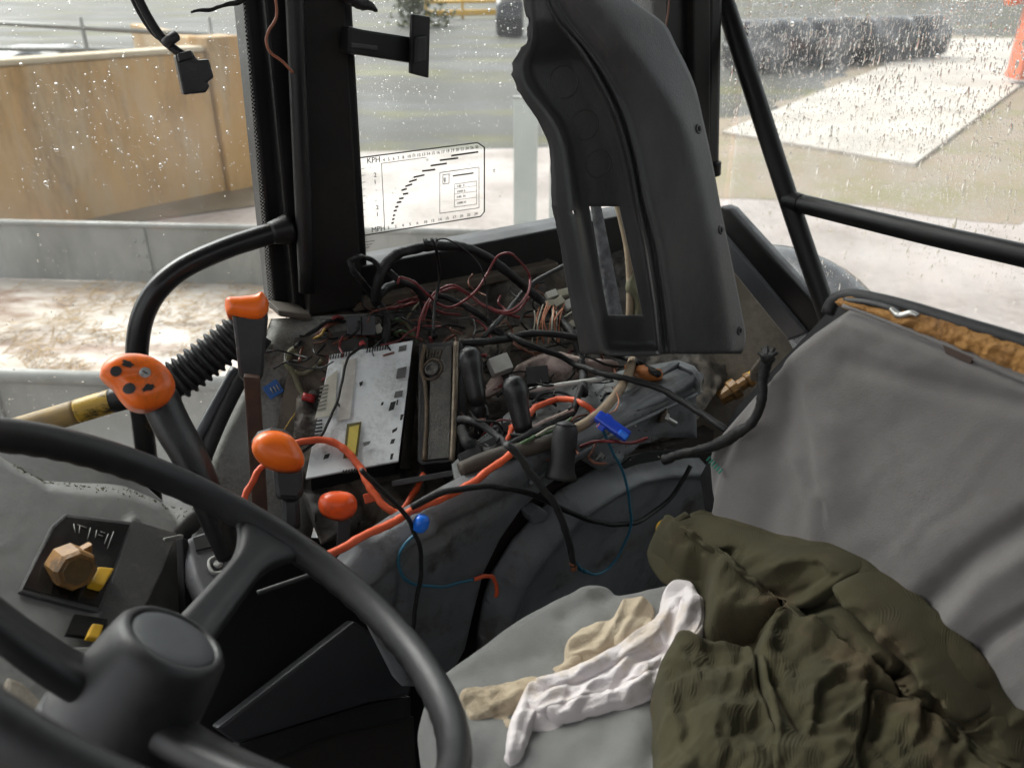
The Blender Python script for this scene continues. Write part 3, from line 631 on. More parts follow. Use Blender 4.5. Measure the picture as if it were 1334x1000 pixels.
# printed dot band on the glass beside the pillar
def dotmat():
    m = bpy.data.materials.new('printed_dot_band'); m.use_nodes = True; t = m.node_tree; L = t.links.new
    for n in list(t.nodes): t.nodes.remove(n)
    o = t.nodes.new('ShaderNodeOutputMaterial'); tr = t.nodes.new('ShaderNodeBsdfTransparent'); df = t.nodes.new('ShaderNodeBsdfDiffuse'); df.inputs[0].default_value = (.01, .01, .01, 1)
    tc = t.nodes.new('ShaderNodeTexCoord'); mp = t.nodes.new('ShaderNodeMapping'); mp.inputs['Rotation'].default_value = (0, 0, -YAW); L(tc.outputs['Object'], mp.inputs[0])
    ck = t.nodes.new('ShaderNodeTexChecker'); ck.inputs['Scale'].default_value = 430; L(mp.outputs[0], ck.inputs[0])
    mx = t.nodes.new('ShaderNodeMixShader'); L(ck.outputs['Fac'], mx.inputs[0]); L(tr.outputs[0], mx.inputs[1]); L(df.outputs[0], mx.inputs[2]); L(mx.outputs[0], o.inputs[0]); return m
M['dots'] = dotmat()
q = A([PL(303, -150, PW, .004), PL(326, -150, PW, .004), PL(365, 402, PW, .004), PL(351, 402, PW, .004)])
obj('dot_band', mesh('dots', q, [(0, 1, 2, 3)]), M['dots'], pf, False)
# rear lower corner frame and inner rear corner panel
slab('rear_corner_frame', [(938, 268), (948, 272), (1066, 402), (1090, 430), (1052, 436), (940, 300)], PRW, 0.03, M['frame'], cab, 0.012, 0.004)
slab('rear_corner_strip', [(938, 300), (1050, 434), (1020, 446), (936, 338)], PRW, 0.03, mat('grey_seal_strip', (0.09, 0.095, 0.105), 0.4), cab, 0.02, 0.003)
PBE = plane(P(960, 520, 1.32), -0.75 * B - 0.55 * R + 0.35 * U)
slab('inner_rear_panel', [(880, 400), (940, 335), (1025, 440), (1060, 500), (1060, 640), (880, 640)], PBE, 0.02, M['beige'], cab)
mg = PL(1015, 372, PRW, -0.22)
mgo = thing('rear_mudguard', 'dark mudguard edge outside the lower corner of the rear glass', 'mudguard', mg - U * .3)
obj('wing', mesh('mg', *tube([mg + R * .25 - U * .12, mg + R * .08 - U * .03, mg - R * .10 - U * .02, mg - R * .3 - U * .14], [.09, .1, .1, .09], 18)), M['blackwrap'], mgo)
# tubular guard inside the rear glass
PG = plane(PRW[0] - B * 0.07, -B)
g = thing('tubular_guard', 'black tubular frame crossing the rain streaked rear glass', 'guard rail', PL(1075, 400, PG))
obj('upright_tube', mesh('g', *tube([PL(900, -120, PG), PL(943, 0, PG), PL(1028, 262, PG), PL(1085, 430, PG), PL(1098, 470, PG)], 0.0165, 14)), M['frame'], g)
obj('cross_tube', mesh('g', *tube([PL(1030, 262, PG), PL(1200, 303, PG), PL(1334, 333, PG), PL(1560, 385, PG)], 0.0155, 14)), M['frame'], g)
obj('weld_collar', mesh('g', *tube([PL(1026, 261, PG, .0), PL(1044, 266, PG, .0)], [0.0185, 0.0165], 14)), M['frame'], g)
# ================================================================== console along the right side
nC = unit(U * math.cos(math.radians(29)) - R * math.sin(math.radians(29)))
PC = plane(P(480, 530, 1.06), nC)
PK = plane3(P(910, 505, 1.12), P(480, 720, 0.80), P(600, 850, 0.97))
con = thing('side_console', 'dark grey moulded side console with curved slots and open wiring tray', 'console', P(650, 800, 1.0))
flat0 = lambda u, v, d: 0 * u
def edge_round(r, px): return lambda u, v, d: -r * np.clip(1 - d / px, 0, 1) ** 2
# grimy tray floor under the wiring
patch('wiring_tray', [(395, 400), (730, 335), (925, 300), (960, 470), (900, 560), (600, 640), (420, 700), (380, 600)], onplane(PC, -0.02),
      lambda u, v, d: 0.05 * fbm(u / 35, v / 35, 2) + 0.02 * fbm(u / 9, v / 9, 6), 5, M['rust'], con, 0.02)
# side wall: slot backing, front skin, curved door panel
ARC = [(640, 840), (649, 795), (662, 758), (688, 718), (718, 684), (747, 654), (792, 625), (829, 607), (866, 600), (920, 597)]
slab('slot_backing', [(560, 690), (930, 560), (930, 760), (640, 900), (560, 900)], PK, 0.02, mat('rusty_slot', (0.03, 0.018, 0.012), 0.8, col2=(0.012, 0.010, 0.009), scale=40), con, -0.035)
skin = [(455, 752), (480, 722), (528, 690), (600, 648), (690, 600), (780, 556), (905, 490), (914, 498), (915, 574), (870, 572), (835, 580), (812, 596), (806, 607), (790, 619), (768, 604), (716, 640), (684, 669), (658, 706), (636, 751), (625, 795), (612, 850), (585, 900), (530, 900), (500, 840), (478, 790)]
def hskin(u, v, d):
    h = -0.010 * np.clip(1 - d / 12, 0, 1) ** 2
    h = h + ridge(u, v, [(806, 600), (822, 588), (850, 580), (880, 580), (915, 588)], 0.010, 7) - ridge(u, v, [(520, 720), (700, 634), (770, 600)], 0.006, 7)
    h = h + ridge(u, v, [(470, 760), (520, 712), (560, 690)], 0.010, 9)
    s = ridge(u, v, [(520, 790), (525, 745), (545, 715), (580, 700)], 0.006, 5)
    return h - s
patch('side_skin', skin, onplane(PK), hskin, 3, M['console'], con, 0.03)
door = ARC + [(930, 650), (925, 760), (760, 900), (640, 900)]
def hdoor(u, v, d):
    a, _, _, _ = seg_dist(u, v, ARC)
    return -0.036 * np.clip(1 - a / 20, 0, 1) ** 1.5 + 0.010 - 0.010 * np.clip((a - 18) / 8, 0, 1) + 0.001 * fbm(u / 40, v / 40, 3)
patch('curved_door', door, onplane(PK, 0.006), hdoor, 3, M['console'], con, 0.03)
rib = A([(643, 800), (653, 758), (676, 716), (704, 682), (730, 660), (758, 636)], float)
obj('slot_rib', mesh('rib', *tube([PL(u - 4, v, PK, -0.020) for u, v in rib], 0.005, 8)), M['console'], con)
slab('slot_block', [(690, 672), (704, 662), (716, 668), (712, 680), (696, 684)], PK, 0.02, M['console'], con, -0.006, 0.004)
slab('white_arrow', [(776, 600), (783, 588), (790, 596), (785, 597), (783, 594)], PK, 0.001, M['whiteink'], con, 0.004)
slab('arc_slot', [(810, 606), (822, 596), (845, 589), (880, 586), (912, 588), (912, 596), (866, 598), (828, 605), (814, 611)], PK, 0.003, M['void'], con, 0.0075, 0.0)
# top ledge towards the back, with its open channel
PLd = plane3(P(905, 500, 1.105), P(700, 602, 0.95), P(890, 470, 1.17))
slab('top_plate', [(596, 642), (700, 602), (800, 546), (905, 496), (908, 484), (884, 468), (800, 484), (690, 510), (640, 556), (588, 604)], PLd, 0.012, M['topplate'], con, 0.0, 0.002)
eb = [PL(u, v, PLd, .002) for u, v in ((655, 622), (700, 600), (750, 573), (800, 545), (855, 519), (905, 495), (914, 492))]
obj('edge_bar', mesh('eb', *tube(eb, 0.0085, 12)), M['console'], con)
obj('side_bead', mesh('sb', *tube([PL(u, v, PK, .003) for u, v in ((690, 630), (750, 594), (806, 561), (860, 535), (913, 510))], 0.0032, 8)), M['console'], con)
slab('ledge_channel', [(800, 530), (812, 516), (852, 496), (884, 474), (898, 480), (866, 500), (820, 524)], PLd, 0.002, M['void'], con, 0.0065)
slab('channel_lip', [(806, 516), (880, 468), (886, 471), (812, 519)], PLd, 0.012, M['console'], con, 0.014, 0.002)
slab('end_cap', [(884, 468), (905, 476), (916, 490), (912, 500), (902, 484), (884, 475)], PLd, 0.02, M['console'], con, 0.012, 0.003)
# threaded stud with nut and washer
bp = PL(862, 541, PK, 0.005); bd = unit(PL(880, 552, PK, 0.02) - bp); bolt = thing('threaded_stud', 'bright threaded stud with nut and washer on the console side', 'bolt', bp)
obj('washer', mesh('w', *lathe([(0.011, -.001), (0.011, .002), (0.009, .003)], bp, bd, 20)), M['brass'], bolt)
obj('nut', mesh('n', *lathe([(0.0075, .002), (0.0075, .008), (0.0055, .009)], bp, bd, 6)), M['steel'], bolt, False)
obj('stud', mesh('s', *lathe([(0.004 if i % 2 else .0034, .006 + i * .0008) for i in range(22)], bp, bd, 12)), M['steel'], bolt)
# inner wing panel in front of the console (dusty fender) and its rubber seal
PF = plane3(P(300, 620, 0.98), P(420, 430, 1.17), P(350, 480, 1.10) + A([0.01, 0.02, -0.02]))
fen = thing('inner_wing', 'dusty grey metal wing panel under the pillar, left of the white box', 'panel', P(330, 600, 1.0))
PF = plane(P(330, 560, 1.06), unit(-R * 0.75 + U * 0.55 - B * 0.25))
patch('wing_skin', [(352, 412), (480, 405), (480, 470), (420, 640), (400, 720), (240, 720), (258, 640), (285, 560), (320, 490), (340, 445)], onplane(PF),
      lambda u, v, d: -0.015 * np.clip(1 - d / 22, 0, 1) ** 2 + 0.006 * fbm(u / 60, v / 60, 4), 4, M['fender'], fen, 0.015)
obj('wing_seal', mesh('s', *tube([PL(u, v, PF, .004) for u, v in ((345, 440), (318, 485), (285, 550), (256, 625), (236, 710))], 0.010, 10)), M['rubber'], fen)
obj('seal_grey_bead', mesh('s', *tube([PL(u, v, PF, .004) for u, v in ((308, 480), (272, 545), (250, 590), (234, 650))], 0.008, 10)), mat('grey_rubber_bead', (0.05, 0.055, 0.06), 0.35), fen)  # paler grey bead along the outer edge of the seal
slab('black_mat_patch', [(384, 440), (470, 428), (455, 470), (420, 560), (405, 640), (382, 640), (360, 560)], PF, 0.004, M['rust'], fen, 0.012)
# ================================================================== lower column cover (seen through the wheel)
PX = plane(P(400, 900, 0.93), unit(-R * 0.8 + U * 0.45 + B * 0.2))
cov = thing('column_cover', 'black angular lower cover seen through the steering wheel', 'cover', P(400, 990, 0.9))
slab('side_plate', [(282, 948), (462, 808), (540, 862), (535, 905), (480, 915), (310, 968)], PX, 0.02, mat('satin_black_cover', (0.035, 0.036, 0.039), 0.45, bump=.15, bscale=500), cov, 0.0, 0.004)
slab('step_face', [(312, 968), (480, 916), (536, 906), (536, 935), (440, 955), (330, 1000), (300, 1000)], PX, 0.02, M['rubber'], cov, -0.012, 0.003)
slab('floor_edge', [(330, 1003), (440, 957), (540, 932), (545, 1060), (330, 1060)], PX, 0.02, mat('brown_floor_mat', (0.02, 0.016, 0.013), 0.7), cov, -0.03, 0.003)
slab('backing', [(250, 700), (520, 700), (560, 900), (545, 1080), (200, 1080)], PX, 0.01, M['void'], cov, -0.07)  # black sheet, its colour stands for the shade behind the wheel
# ================================================================== steering wheel
wc = A([-0.20546, 0.40698, CZ - 0.36671]); wn_ = unit(A([0.7296, 0.5005, 1.0])); RW_ = 0.2
wa_ = unit(np.cross(wn_, [0, 1, 0])); wb_ = np.cross(wn_, wa_)
sw = thing('steering_wheel', 'black moulded steering wheel with grip scallops and grey hub cap', 'steering wheel', wc - wn_ * 0.1)
def wp(a, r, h): return wc + r * (math.cos(a) * wa_ + math.sin(a) * wb_) + wn_ * h
V, F = [], []; NU_, NV_ = 288, 20
for i in range(NU_):
    a = 2 * math.pi * i / NU_
    for k in range(NV_):
        t = 2 * math.pi * k / NV_; rr = 0.0114; cx_, cz_ = math.cos(t), math.sin(t)
        # scalloped finger grips on the inner underside
        s = max(0, -cz_ - 0.25); g_ = 0.0012 * s * (0.5 + 0.5 * math.cos(a * 64))
        r_ = rr + g_ + 0.002 * s
        V.append(wp(a, RW_ + r_ * cx_, r_ * 1.08 * cz_))
for i in range(NU_):
    for k in range(NV_): F.append((i * NV_ + k, i * NV_ + (k + 1) % NV_, ((i + 1) % NU_) * NV_ + (k + 1) % NV_, ((i + 1) % NU_) * NV_ + k))
obj('rim', fixn(mesh('rim', V, F)), M['wheel'], sw)
def ang(u, v):
    q = PL(u, v, (wc, wn_)) - wc; return math.atan2(q @ wb_, q @ wa_)
HB = -0.075
def spoke(a, wid0, wid1, wrim):
    V, F = [], []; n = 22; prof = [(-1, -0.4), (-0.92, 0.35), (-0.6, 0.62), (-0.25, 0.55), (0, 0.5), (0.25, 0.55), (0.6, 0.62), (0.92, 0.35), (1, -0.4), (0.7, -1), (-0.7, -1)]
    for i in range(n):
        t = i / (n - 1); r = 0.025 + (RW_ - 0.006 - 0.025) * t
        h = HB + (-HB - 0.002) * (t ** 1.35)
        w = wid0 * (1 - t) + wid1 * t + wrim * max(0, (t - 0.72) / 0.28) ** 2.2
        th = 0.014 * (1 - t) + 0.010 * t; dirr = math.cos(a) * wa_ + math.sin(a) * wb_; tan = -math.sin(a) * wa_ + math.cos(a) * wb_
        for (x, z) in prof: V.append(wc + dirr * (r - 0.0 * abs(x)) + tan * x * w + wn_ * (h + z * th))
    m = len(prof)
    for i in range(n - 1):
        for k in range(m): F.append((i * m + k, i * m + (k + 1) % m, (i + 1) * m + (k + 1) % m, (i + 1) * m + k))
    F += [tuple(reversed(range(m))), tuple((n - 1) * m + k for k in range(m))]
    me = fixn(mesh('spoke', V, F)); o = obj('spoke', me, M['wheel'], sw)
    md = o.modifiers.new('sub', 'SUBSURF'); md.levels = 1; md.render_levels = 2
    return o
a0 = ang(352, 698)
for k in range(3): spoke(a0 + k * 2 * math.pi / 3, 0.020, 0.013, 0.026)
obj('hub', fixn(mesh('hub', *lathe([(0.0515, -0.125), (0.0482, -0.10), (0.0442, -0.075), (0.0409, -0.05), (0.0392, -0.040), (0.0379, -0.034), (0.0349, -0.0302), (0.0311, -0.029), (0.0300, -0.0298), (0.0293, -0.032)], wc, wn_, 56))), M['wheel'], sw)
obj('hub_cap', fixn(mesh('cap', *lathe([(0.0291, -0.034), (0.0289, -0.0312), (0.0274, -0.0300), (0.0179, -0.0292), (0.0067, -0.0288), (0.0006, -0.0287)], wc, wn_, 56))), M['cap'], sw)
obj('column', mesh('col', *tube([wc - wn_ * 0.10, wc - wn_ * 0.45], [0.05, 0.055], 24, 2, spline=False)), M['rubber'], sw)
# ================================================================== dashboard behind the wheel
PD = plane(P(150, 720, 0.82), unit(B * 0.55 + U * 0.75 - R * 0.25))
dash = thing('dashboard', 'dusty grey dashboard cowl with a black switch panel', 'dashboard', P(150, 900, 0.85))
CREST = [(-60, 560), (0, 607), (60, 642), (110, 648), (170, 652), (205, 668), (232, 690), (262, 668)]
dol = [(-60, 500), (0, 520), (120, 545), (215, 595), (285, 655), (250, 678), (232, 700), (212, 745), (196, 778), (190, 870), (170, 960), (-60, 960)]
def hdash(u, v, d):
    a, _, _, s = seg_dist(u, v, CREST); up = np.where(s < 0, a, 0)
    w = np.sqrt(a * a + 300) - 17.3
    h = -0.0011 * np.where(s < 0, w, 0) - 0.006 * np.exp(-(a / 14) ** 2) * 0 - 0.02 * np.clip(1 - d / 8, 0, 1) ** 2
    return h + ridge(u, v, [(172, 680), (150, 760), (128, 800)], 0.004, 8) + 0.0015 * fbm(u / 30, v / 30, 2)
patch('cowl', dol, onplane(PD), hdash, 3, M['dash'], dash, 0.05)
slab('side_cheek', [(172, 676), (232, 694), (212, 745), (190, 790), (186, 870), (120, 870), (130, 795)], PD, 0.004, M['dashdark'], dash, 0.0045, 0.002)
bez = slab('switch_bezel', [(84, 668), (174, 679), (172, 690), (133, 798), (24, 770), (66, 684)], PD, 0.004, M['dashdark'], dash, 0.0045, 0.002)
slab('switch_plate', [(86, 673), (169, 683), (129, 790), (30, 765), (70, 688)], PD, 0.002, M['black'], bez, 0.0055)
for q in ([(96, 682), (98, 693)], [(104, 684), (103, 694)], [(101, 683), (113, 687)], [(118, 687), (114, 702)], [(126, 690), (124, 700)], [(131, 692), (137, 694)], [(128, 696), (134, 698)], [(141, 695), (136, 708)], [(148, 692), (140, 714)]):
    obj('white_mark', mesh('wm', *tube([PL(q[0][0], q[0][1], PD, 0.006), PL(q[1][0], q[1][1], PD, 0.006)], 0.00045, 5, 2, spline=False)), M['whiteink'], bez)
kb = PL(85, 732, PD, 0.008); ka = unit(P(112, 757, 0.765) - P(86, 737, 0.805))
sk_ = thing('rotary_switch', 'grimy yellow octagonal rotary knob on the black switch panel', 'switch', kb)
V, F = lathe([(0.0175, 0.0), (0.0195, 0.004), (0.019, 0.030), (0.0165, 0.034)], kb, ka, 8); obj('knob', mesh('kn', V, F), M['knobbrown'], sk_, False)
V, F = lathe([(0.0135, 0.033), (0.0125, 0.0352), (0.006, 0.0345)], kb, ka, 8); obj('knob_face', mesh('kf', V, F), M['knobface'], sk_, False)
slab('pointer', [(96, 722), (121, 708), (121, 728), (108, 738)], plane(kb, ka), 0.012, M['knobbrown'], sk_, 0.018, 0.002)
slab('rocker', [(128, 737), (150, 739), (136, 762), (118, 757)], PD, 0.010, M['yellowplastic'], sk_, 0.016, 0.002)
lp = slab('lower_switch_plate', [(97, 799), (140, 806), (140, 832), (86, 825)], PD, 0.004, M['black'], dash, 0.009)
slab('yellow_button', [(121, 811), (136, 813), (129, 831), (113, 829)], PD, 0.006, M['yellowplastic'], lp, 0.014, 0.0015)
slab('lower_ledge', [(60, 842), (150, 840), (140, 870), (100, 880)], PD, 0.006, M['dash'], dash, 0.010, 0.003)
slab('pale_duct', [(10, 880), (30, 888), (72, 930), (60, 945), (5, 920)], PD, 0.01, M['beige'], dash, 0.006, 0.003)
# lever gate plate right of the dash
PGt = plane(P(285, 730, 0.86), unit(U * 0.8 + B * 0.3 - R * 0.3))
gate = thing('lever_gate', 'grey plastic lever gate plate with a white lock symbol beside the dashboard', 'lever gate', P(280, 800, 0.87))
patch('gate_plate', [(238, 700), (262, 690), (330, 672), (345, 690), (335, 745), (300, 775), (268, 790), (250, 750)], onplane(PGt), edge_round(0.008, 8), 3, mat('pale_plastic', (0.075, 0.075, 0.08), 0.45, bump=.1, bscale=400), gate, 0.02)
slab('gate_slot', [(252, 700), (296, 688), (302, 706), (256, 716)], PGt, 0.002, M['void'], gate, 0.0025)
obj('lock_symbol', mesh('l', *tube([PL(u, v, PGt, .003) for u, v in ((316, 716), (278, 726), (272, 734), (276, 744), (284, 746), (312, 738))], 0.0018, 6)), M['whiteink'], gate)
obj('lock_dot', mesh('l', *lathe([(0.005, 0), (0.005, .001)], PL(284, 735, PGt, .002), PGt[1], 14)), M['whiteink'], gate)
obj('pale_stick', mesh('p', *tube([P(270, 672, 0.83), P(285, 708, 0.85)], 0.0045, 8, 4)), M['tan'], gate)
slab('bracket', [(215, 700), (240, 695), (246, 790), (250, 860), (190, 880), (190, 800)], plane(P(225, 780, 0.87), unit(U * .3 + B * .6 - R * .7)), 0.01, M['fender'], gate, 0, 0.002)
slab('bracket_edge', [(238, 700), (246, 702), (262, 850), (244, 850)], plane(P(250, 780, 0.85), unit(U * .3 + B * .6 - R * .7)), 0.01, M['void'], gate, 0, 0.002)
bar_ = obj('metal_bar', mesh('mb', *tube([P(335, 772, 0.84), P(400, 750, 0.86), P(410, 747, 0.865)], 0.0028, 8)), M['cableg'], gate)
# ================================================================== seat
SP1 = P(905, 680, 0.88); 
PB = plane3(SP1, P(1090, 390, 0.724), SP1 - R * 0.3)
PS = plane(P(560, 850, 0.75), unit(U + B * -0.03))
seat = thing('driver_seat', 'grey cloth tractor seat with torn backrest top showing orange foam', 'seat', T(0.35, 0.25, ZF + 0.2))
CF = [(537, 905), (548, 872), (566, 851), (600, 826), (640, 797), (690, 768), (740, 745), (778, 735), (800, 734), (816, 741), (850, 735), (905, 725), (960, 760), (1160, 900), (1160, 1180), (600, 1180), (570, 1040), (552, 960)]
def hcush(u, v, d):
    h = -0.055 * np.clip(1 - d / 38, 0, 1) ** 2.2
    h = h + ridge(u, v, [(812, 742), (790, 775), (740, 800)], -0.006, 14) + ridge(u, v, [(775, 737), (765, 780)], 0.006, 22) + 0.012 * fbm(u / 120, v / 90, 3)
    h = h + ridge(u, v, [(600, 880), (700, 850), (800, 842)], -0.003, 14) + ridge(u, v, [(545, 900), (570, 940), (566, 1000)], -0.006, 10) + ridge(u, v, [(870, 920), (850, 1000)], -0.006, 18)
    return h + 0.0016 * crumple(u, v, 91, [(60, 1), (90, 1), (40, .6)])
patch('cushion', CF, onplane(PS), hcush, 4, M['cushion'], seat, 0.10, loop=160)
bx('seat_pan', T(float(B @ P(560, 850, .75)) + 0.28, float(R @ P(560, 850, .75)) - 0.28, 1.50), (B, R, U), (0.2, 0.2, 0.06), M['rubber'], seat, 0.02)
bx('suspension', T(float(B @ P(560, 850, .75)) + 0.28, float(R @ P(560, 850, .75)) - 0.28, 1.29), (B, R, U), (0.16, 0.16, 0.165), M['rubber'], seat, 0.02)
BK = [(1088, 393), (1100, 392), (1150, 408), (1220, 435), (1334, 482), (1460, 530), (1560, 700), (1560, 1180), (1180, 1180), (960, 800), (920, 760), (903, 690), (900, 640), (901, 606), (908, 578), (918, 562), (940, 534), (965, 502), (1000, 462), (1040, 426), (1068, 406)]
def hback(u, v, d):
    h = -0.05 * np.clip(1 - d / 30, 0, 1) ** 2
    h = h + ridge(u, v, [(1012, 465), (1030, 470), (1052, 500), (1068, 570), (1075, 640)], 0.005, 12, 2.6)
    h = h - ridge(u, v, [(1000, 470), (1020, 540), (1010, 620), (1000, 690)], 0.005, 22)
    h = h + ridge(u, v, [(1340, 680), (1260, 735), (1200, 790)], -0.011, 16, 1.8) + ridge(u, v, [(1340, 715), (1280, 750), (1230, 810)], 0.008, 24)
    h = h + ridge(u, v, [(1340, 800), (1290, 830), (1250, 870)], -0.008, 12) + ridge(u, v, [(1100, 470), (1170, 490), (1250, 510), (1340, 530)], -0.004, 14)
    h = h + ridge(u, v, [(1110, 700), (1085, 650), (1090, 560)], 0.003, 24) + 0.0012 * crumple(u, v, 77, [(70, 1.2), (45, 0.7), (110, 1.5)])
    h = h + ridge(u, v, [(918, 660), (930, 610), (960, 560), (985, 500)], -0.008, 9) + ridge(u, v, [(905, 600), (940, 575), (985, 555)], 0.003, 12)
    h = h + ridge(u, v, [(1060, 720), (1060, 660), (1040, 600)], 0.004, 14) + 0.008 * fbm(u / 140, v / 140, 5, 2)
    return h
back = patch('backrest', BK, onplane(PB), hback, 4, M['seat'], seat, 0.07)
obj('hem_stitch', mesh('hs', *tube([PL(u, v, PB, -0.006) for u, v in ((1098, 398), (1150, 417), (1220, 446), (1334, 496), (1420, 530))], 0.0018, 6)), M['seat'], back)
FO = [(1086, 394), (1092, 388), (1112, 386), (1160, 397), (1240, 420), (1334, 450), (1460, 492), (1460, 545), (1334, 497), (1220, 449), (1150, 421), (1100, 402)]
patch('torn_foam', FO, onplane(PB, -0.03), lambda u, v, d: 0.012 * np.clip(d / 10, 0, 1) + 0.010 * fbm(u / 14, v / 10, 3) + 0.004 * fbm(u / 4, v / 4, 7), 2.5, M['foam'], back, 0.05)
obj('shell_edge', mesh('se', *tube([PL(u, v, PB, -0.035) for u, v in ((1078, 408), (1086, 392), (1104, 385), (1130, 388), (1180, 400), (1250, 421), (1334, 446), (1460, 486))], 0.0065, 10)), M['rubber'], back)
obj('metal_trim', mesh('se', *tube([PL(u, v, PB, -0.024) for u, v in ((1100, 391), (1130, 394), (1158, 401), (1172, 407))], 0.0028, 8)), M['cableg'], back)
obj('trim_clip', mesh('tc', *tube([PL(u, v, PB, -0.02) for u, v in ((1160, 402), (1172, 411), (1186, 408), (1196, 411))], [0.002, 0.0035, 0.003, 0.002], 8)), M['steel'], back)
slab('zip_tape', [(1228, 449), (1268, 466), (1264, 474), (1232, 460)], PB, 0.003, mat('dark_mesh_tape', (0.05, 0.028, 0.02), 0.8), back, -0.004)
slab('backrest_shell', [(1090, 395), (1334, 455), (1500, 500), (1540, 1150), (1200, 1150), (930, 740), (912, 620), (960, 530)], PB, 0.02, M['rubber'], back, -0.085)
for k_ in range(6):
    u_, v_ = 923 + k_ * 3.1, 597 + k_ * 3.3
    obj('green_mark', mesh('gm', *tube([PL(u_ - 2.2, v_ + 2.6, PB, .006), PL(u_, v_ + .4 * (k_ % 2), PB, .006), PL(u_ + 2.4, v_ - 2.4, PB, .006)], .0010, 5)), M['greenink'], back)
# ================================================================== garments and rags on the seat
def seatbase(u, v):
    p1, n1 = onplane(PS)(u, v); p2, n2 = onplane(PB)(u, v)
    r = ray(u, v); d1 = ((p1 - CAM) * r).sum(-1) / (r * r).sum(-1); d2 = ((p2 - CAM) * r).sum(-1) / (r * r).sum(-1)
    d1 = np.where(d1 < 0, 5, d1); d2 = np.where(d2 < 0, 5, d2); k = 0.05
    h = np.clip(0.5 + 0.5 * (d2 - d1) / k, 0, 1); d = d2 * (1 - h) + d1 * h - k * h * (1 - h)
    n = n1 * h[:, None] + n2 * (1 - h[:, None]); n = n / np.linalg.norm(n, axis=1)[:, None]
    return CAM + r * d[:, None], n
TR = [(845, 729), (848, 715), (858, 700), (870, 688), (890, 674), (905, 666), (914, 664), (925, 668), (960, 676), (1005, 694), (1040, 698), (1070, 703), (1100, 714), (1130, 730), (1155, 750), (1178, 767), (1210, 790), (1240, 813), (1270, 845), (1292, 870), (1306, 895), (1322, 918), (1345, 945), (1345, 1090), (870, 1090), (856, 1000), (849, 975), (850, 945), (847, 915), (853, 892), (862, 872), (878, 856), (900, 855), (930, 860), (968, 866), (978, 856), (972, 848), (940, 846), (917, 836), (914, 800), (912, 780), (890, 772), (868, 760), (856, 748)]
FOLDS = [([(912, 668), (908, 690), (915, 712)], .008, 6), ([(850, 720), (880, 712), (905, 715), (925, 700)], .010, 9), ([(860, 748), (890, 735), (915, 730), (940, 700)], .008, 8),
         ([(915, 745), (925, 715), (945, 705), (1000, 700)], .008, 8), ([(945, 780), (955, 765), (990, 765), (1010, 780)], .012, 11), ([(1010, 785), (1030, 775), (1060, 790), (1075, 805)], .012, 9),
         ([(1020, 800), (1060, 812), (1100, 830), (1160, 845)], .014, 9), ([(1070, 780), (1100, 770), (1150, 775), (1180, 800)], .010, 10), ([(1140, 735), (1180, 775), (1230, 830), (1270, 880), (1300, 920)], .018, 16),
         ([(1000, 850), (990, 880), (985, 930), (1000, 1000)], .016, 10), ([(1015, 850), (1060, 880), (1110, 910), (1160, 930)], .016, 14), ([(1045, 1000), (1050, 950), (1080, 930), (1115, 935), (1120, 965), (1085, 990)], .008, 7),
         ([(1180, 1000), (1190, 930), (1230, 880), (1250, 870)], .014, 10), ([(1195, 900), (1235, 865), (1260, 860)], -.008, 6), ([(880, 870), (910, 885), (965, 880), (978, 860)], .010, 9), ([(862, 900), (900, 915), (920, 960), (940, 1000)], .006, 9),
         ([(985, 900), (1000, 950), (1030, 1000)], -.010, 6), ([(1120, 940), (1140, 920), (1170, 935)], -.016, 9), ([(1130, 1000), (1140, 960), (1160, 950)], -.012, 10), ([(1265, 985), (1280, 950), (1310, 930)], .012, 8), ([(1240, 1000), (1262, 960), (1290, 925)], -.012, 7),
         ([(1018, 845), (1040, 860), (1090, 850), (1130, 860)], -.010, 6), ([(920, 830), (960, 835), (1010, 835), (1030, 815)], .008, 9), ([(1000, 700), (1003, 740), (1000, 770)], -.006, 5), ([(1090, 725), (1110, 745), (1130, 735)], -.006, 5), ([(1050, 770), (1075, 760), (1100, 745)], -.007, 5),
         ([(1200, 840), (1215, 870), (1195, 905)], .010, 8), ([(1225, 880), (1240, 910), (1200, 955), (1180, 940)], .008, 8), ([(980, 845), (1010, 838), (1025, 850)], -.012, 6), ([(1040, 820), (1055, 800), (1070, 790)], -.009, 5), ([(1060, 830), (1120, 840), (1170, 855)], -.008, 5)]
TRL = smooth_loop(TR, 260)
def hbase(d): return 0.020 * (1 - np.exp(-d / 9)) + 0.014 * (1 - np.exp(-d / 60))
def hfold(u, v, k):
    h = 0.006 * crumple(u, v, 12, [(110, 1.0), (85, .9), (140, 1.1)], 1.0, 0.9) + 0.0042 * crumple(u, v, 15, [(52, 1), (40, .8), (64, .9)], 1.0, 1.3) + 0.0010 * crumple(u, v, 19, [(22, 1), (17, .8)]) + 0.006 * fbm(u / 90, v / 70, 21, 2)
    for pl, a, w in FOLDS: h = h + ridge(u, v, pl, a * 0.5, w * .7, 1.6)
    return h * k
def htr(u, v, d): return hbase(d) + hfold(u, v, np.clip(d / 8, 0, 1))
def zz(pts): return [(730 + x / 2.2086, 626 + y / 2.2086) for x, y in pts]
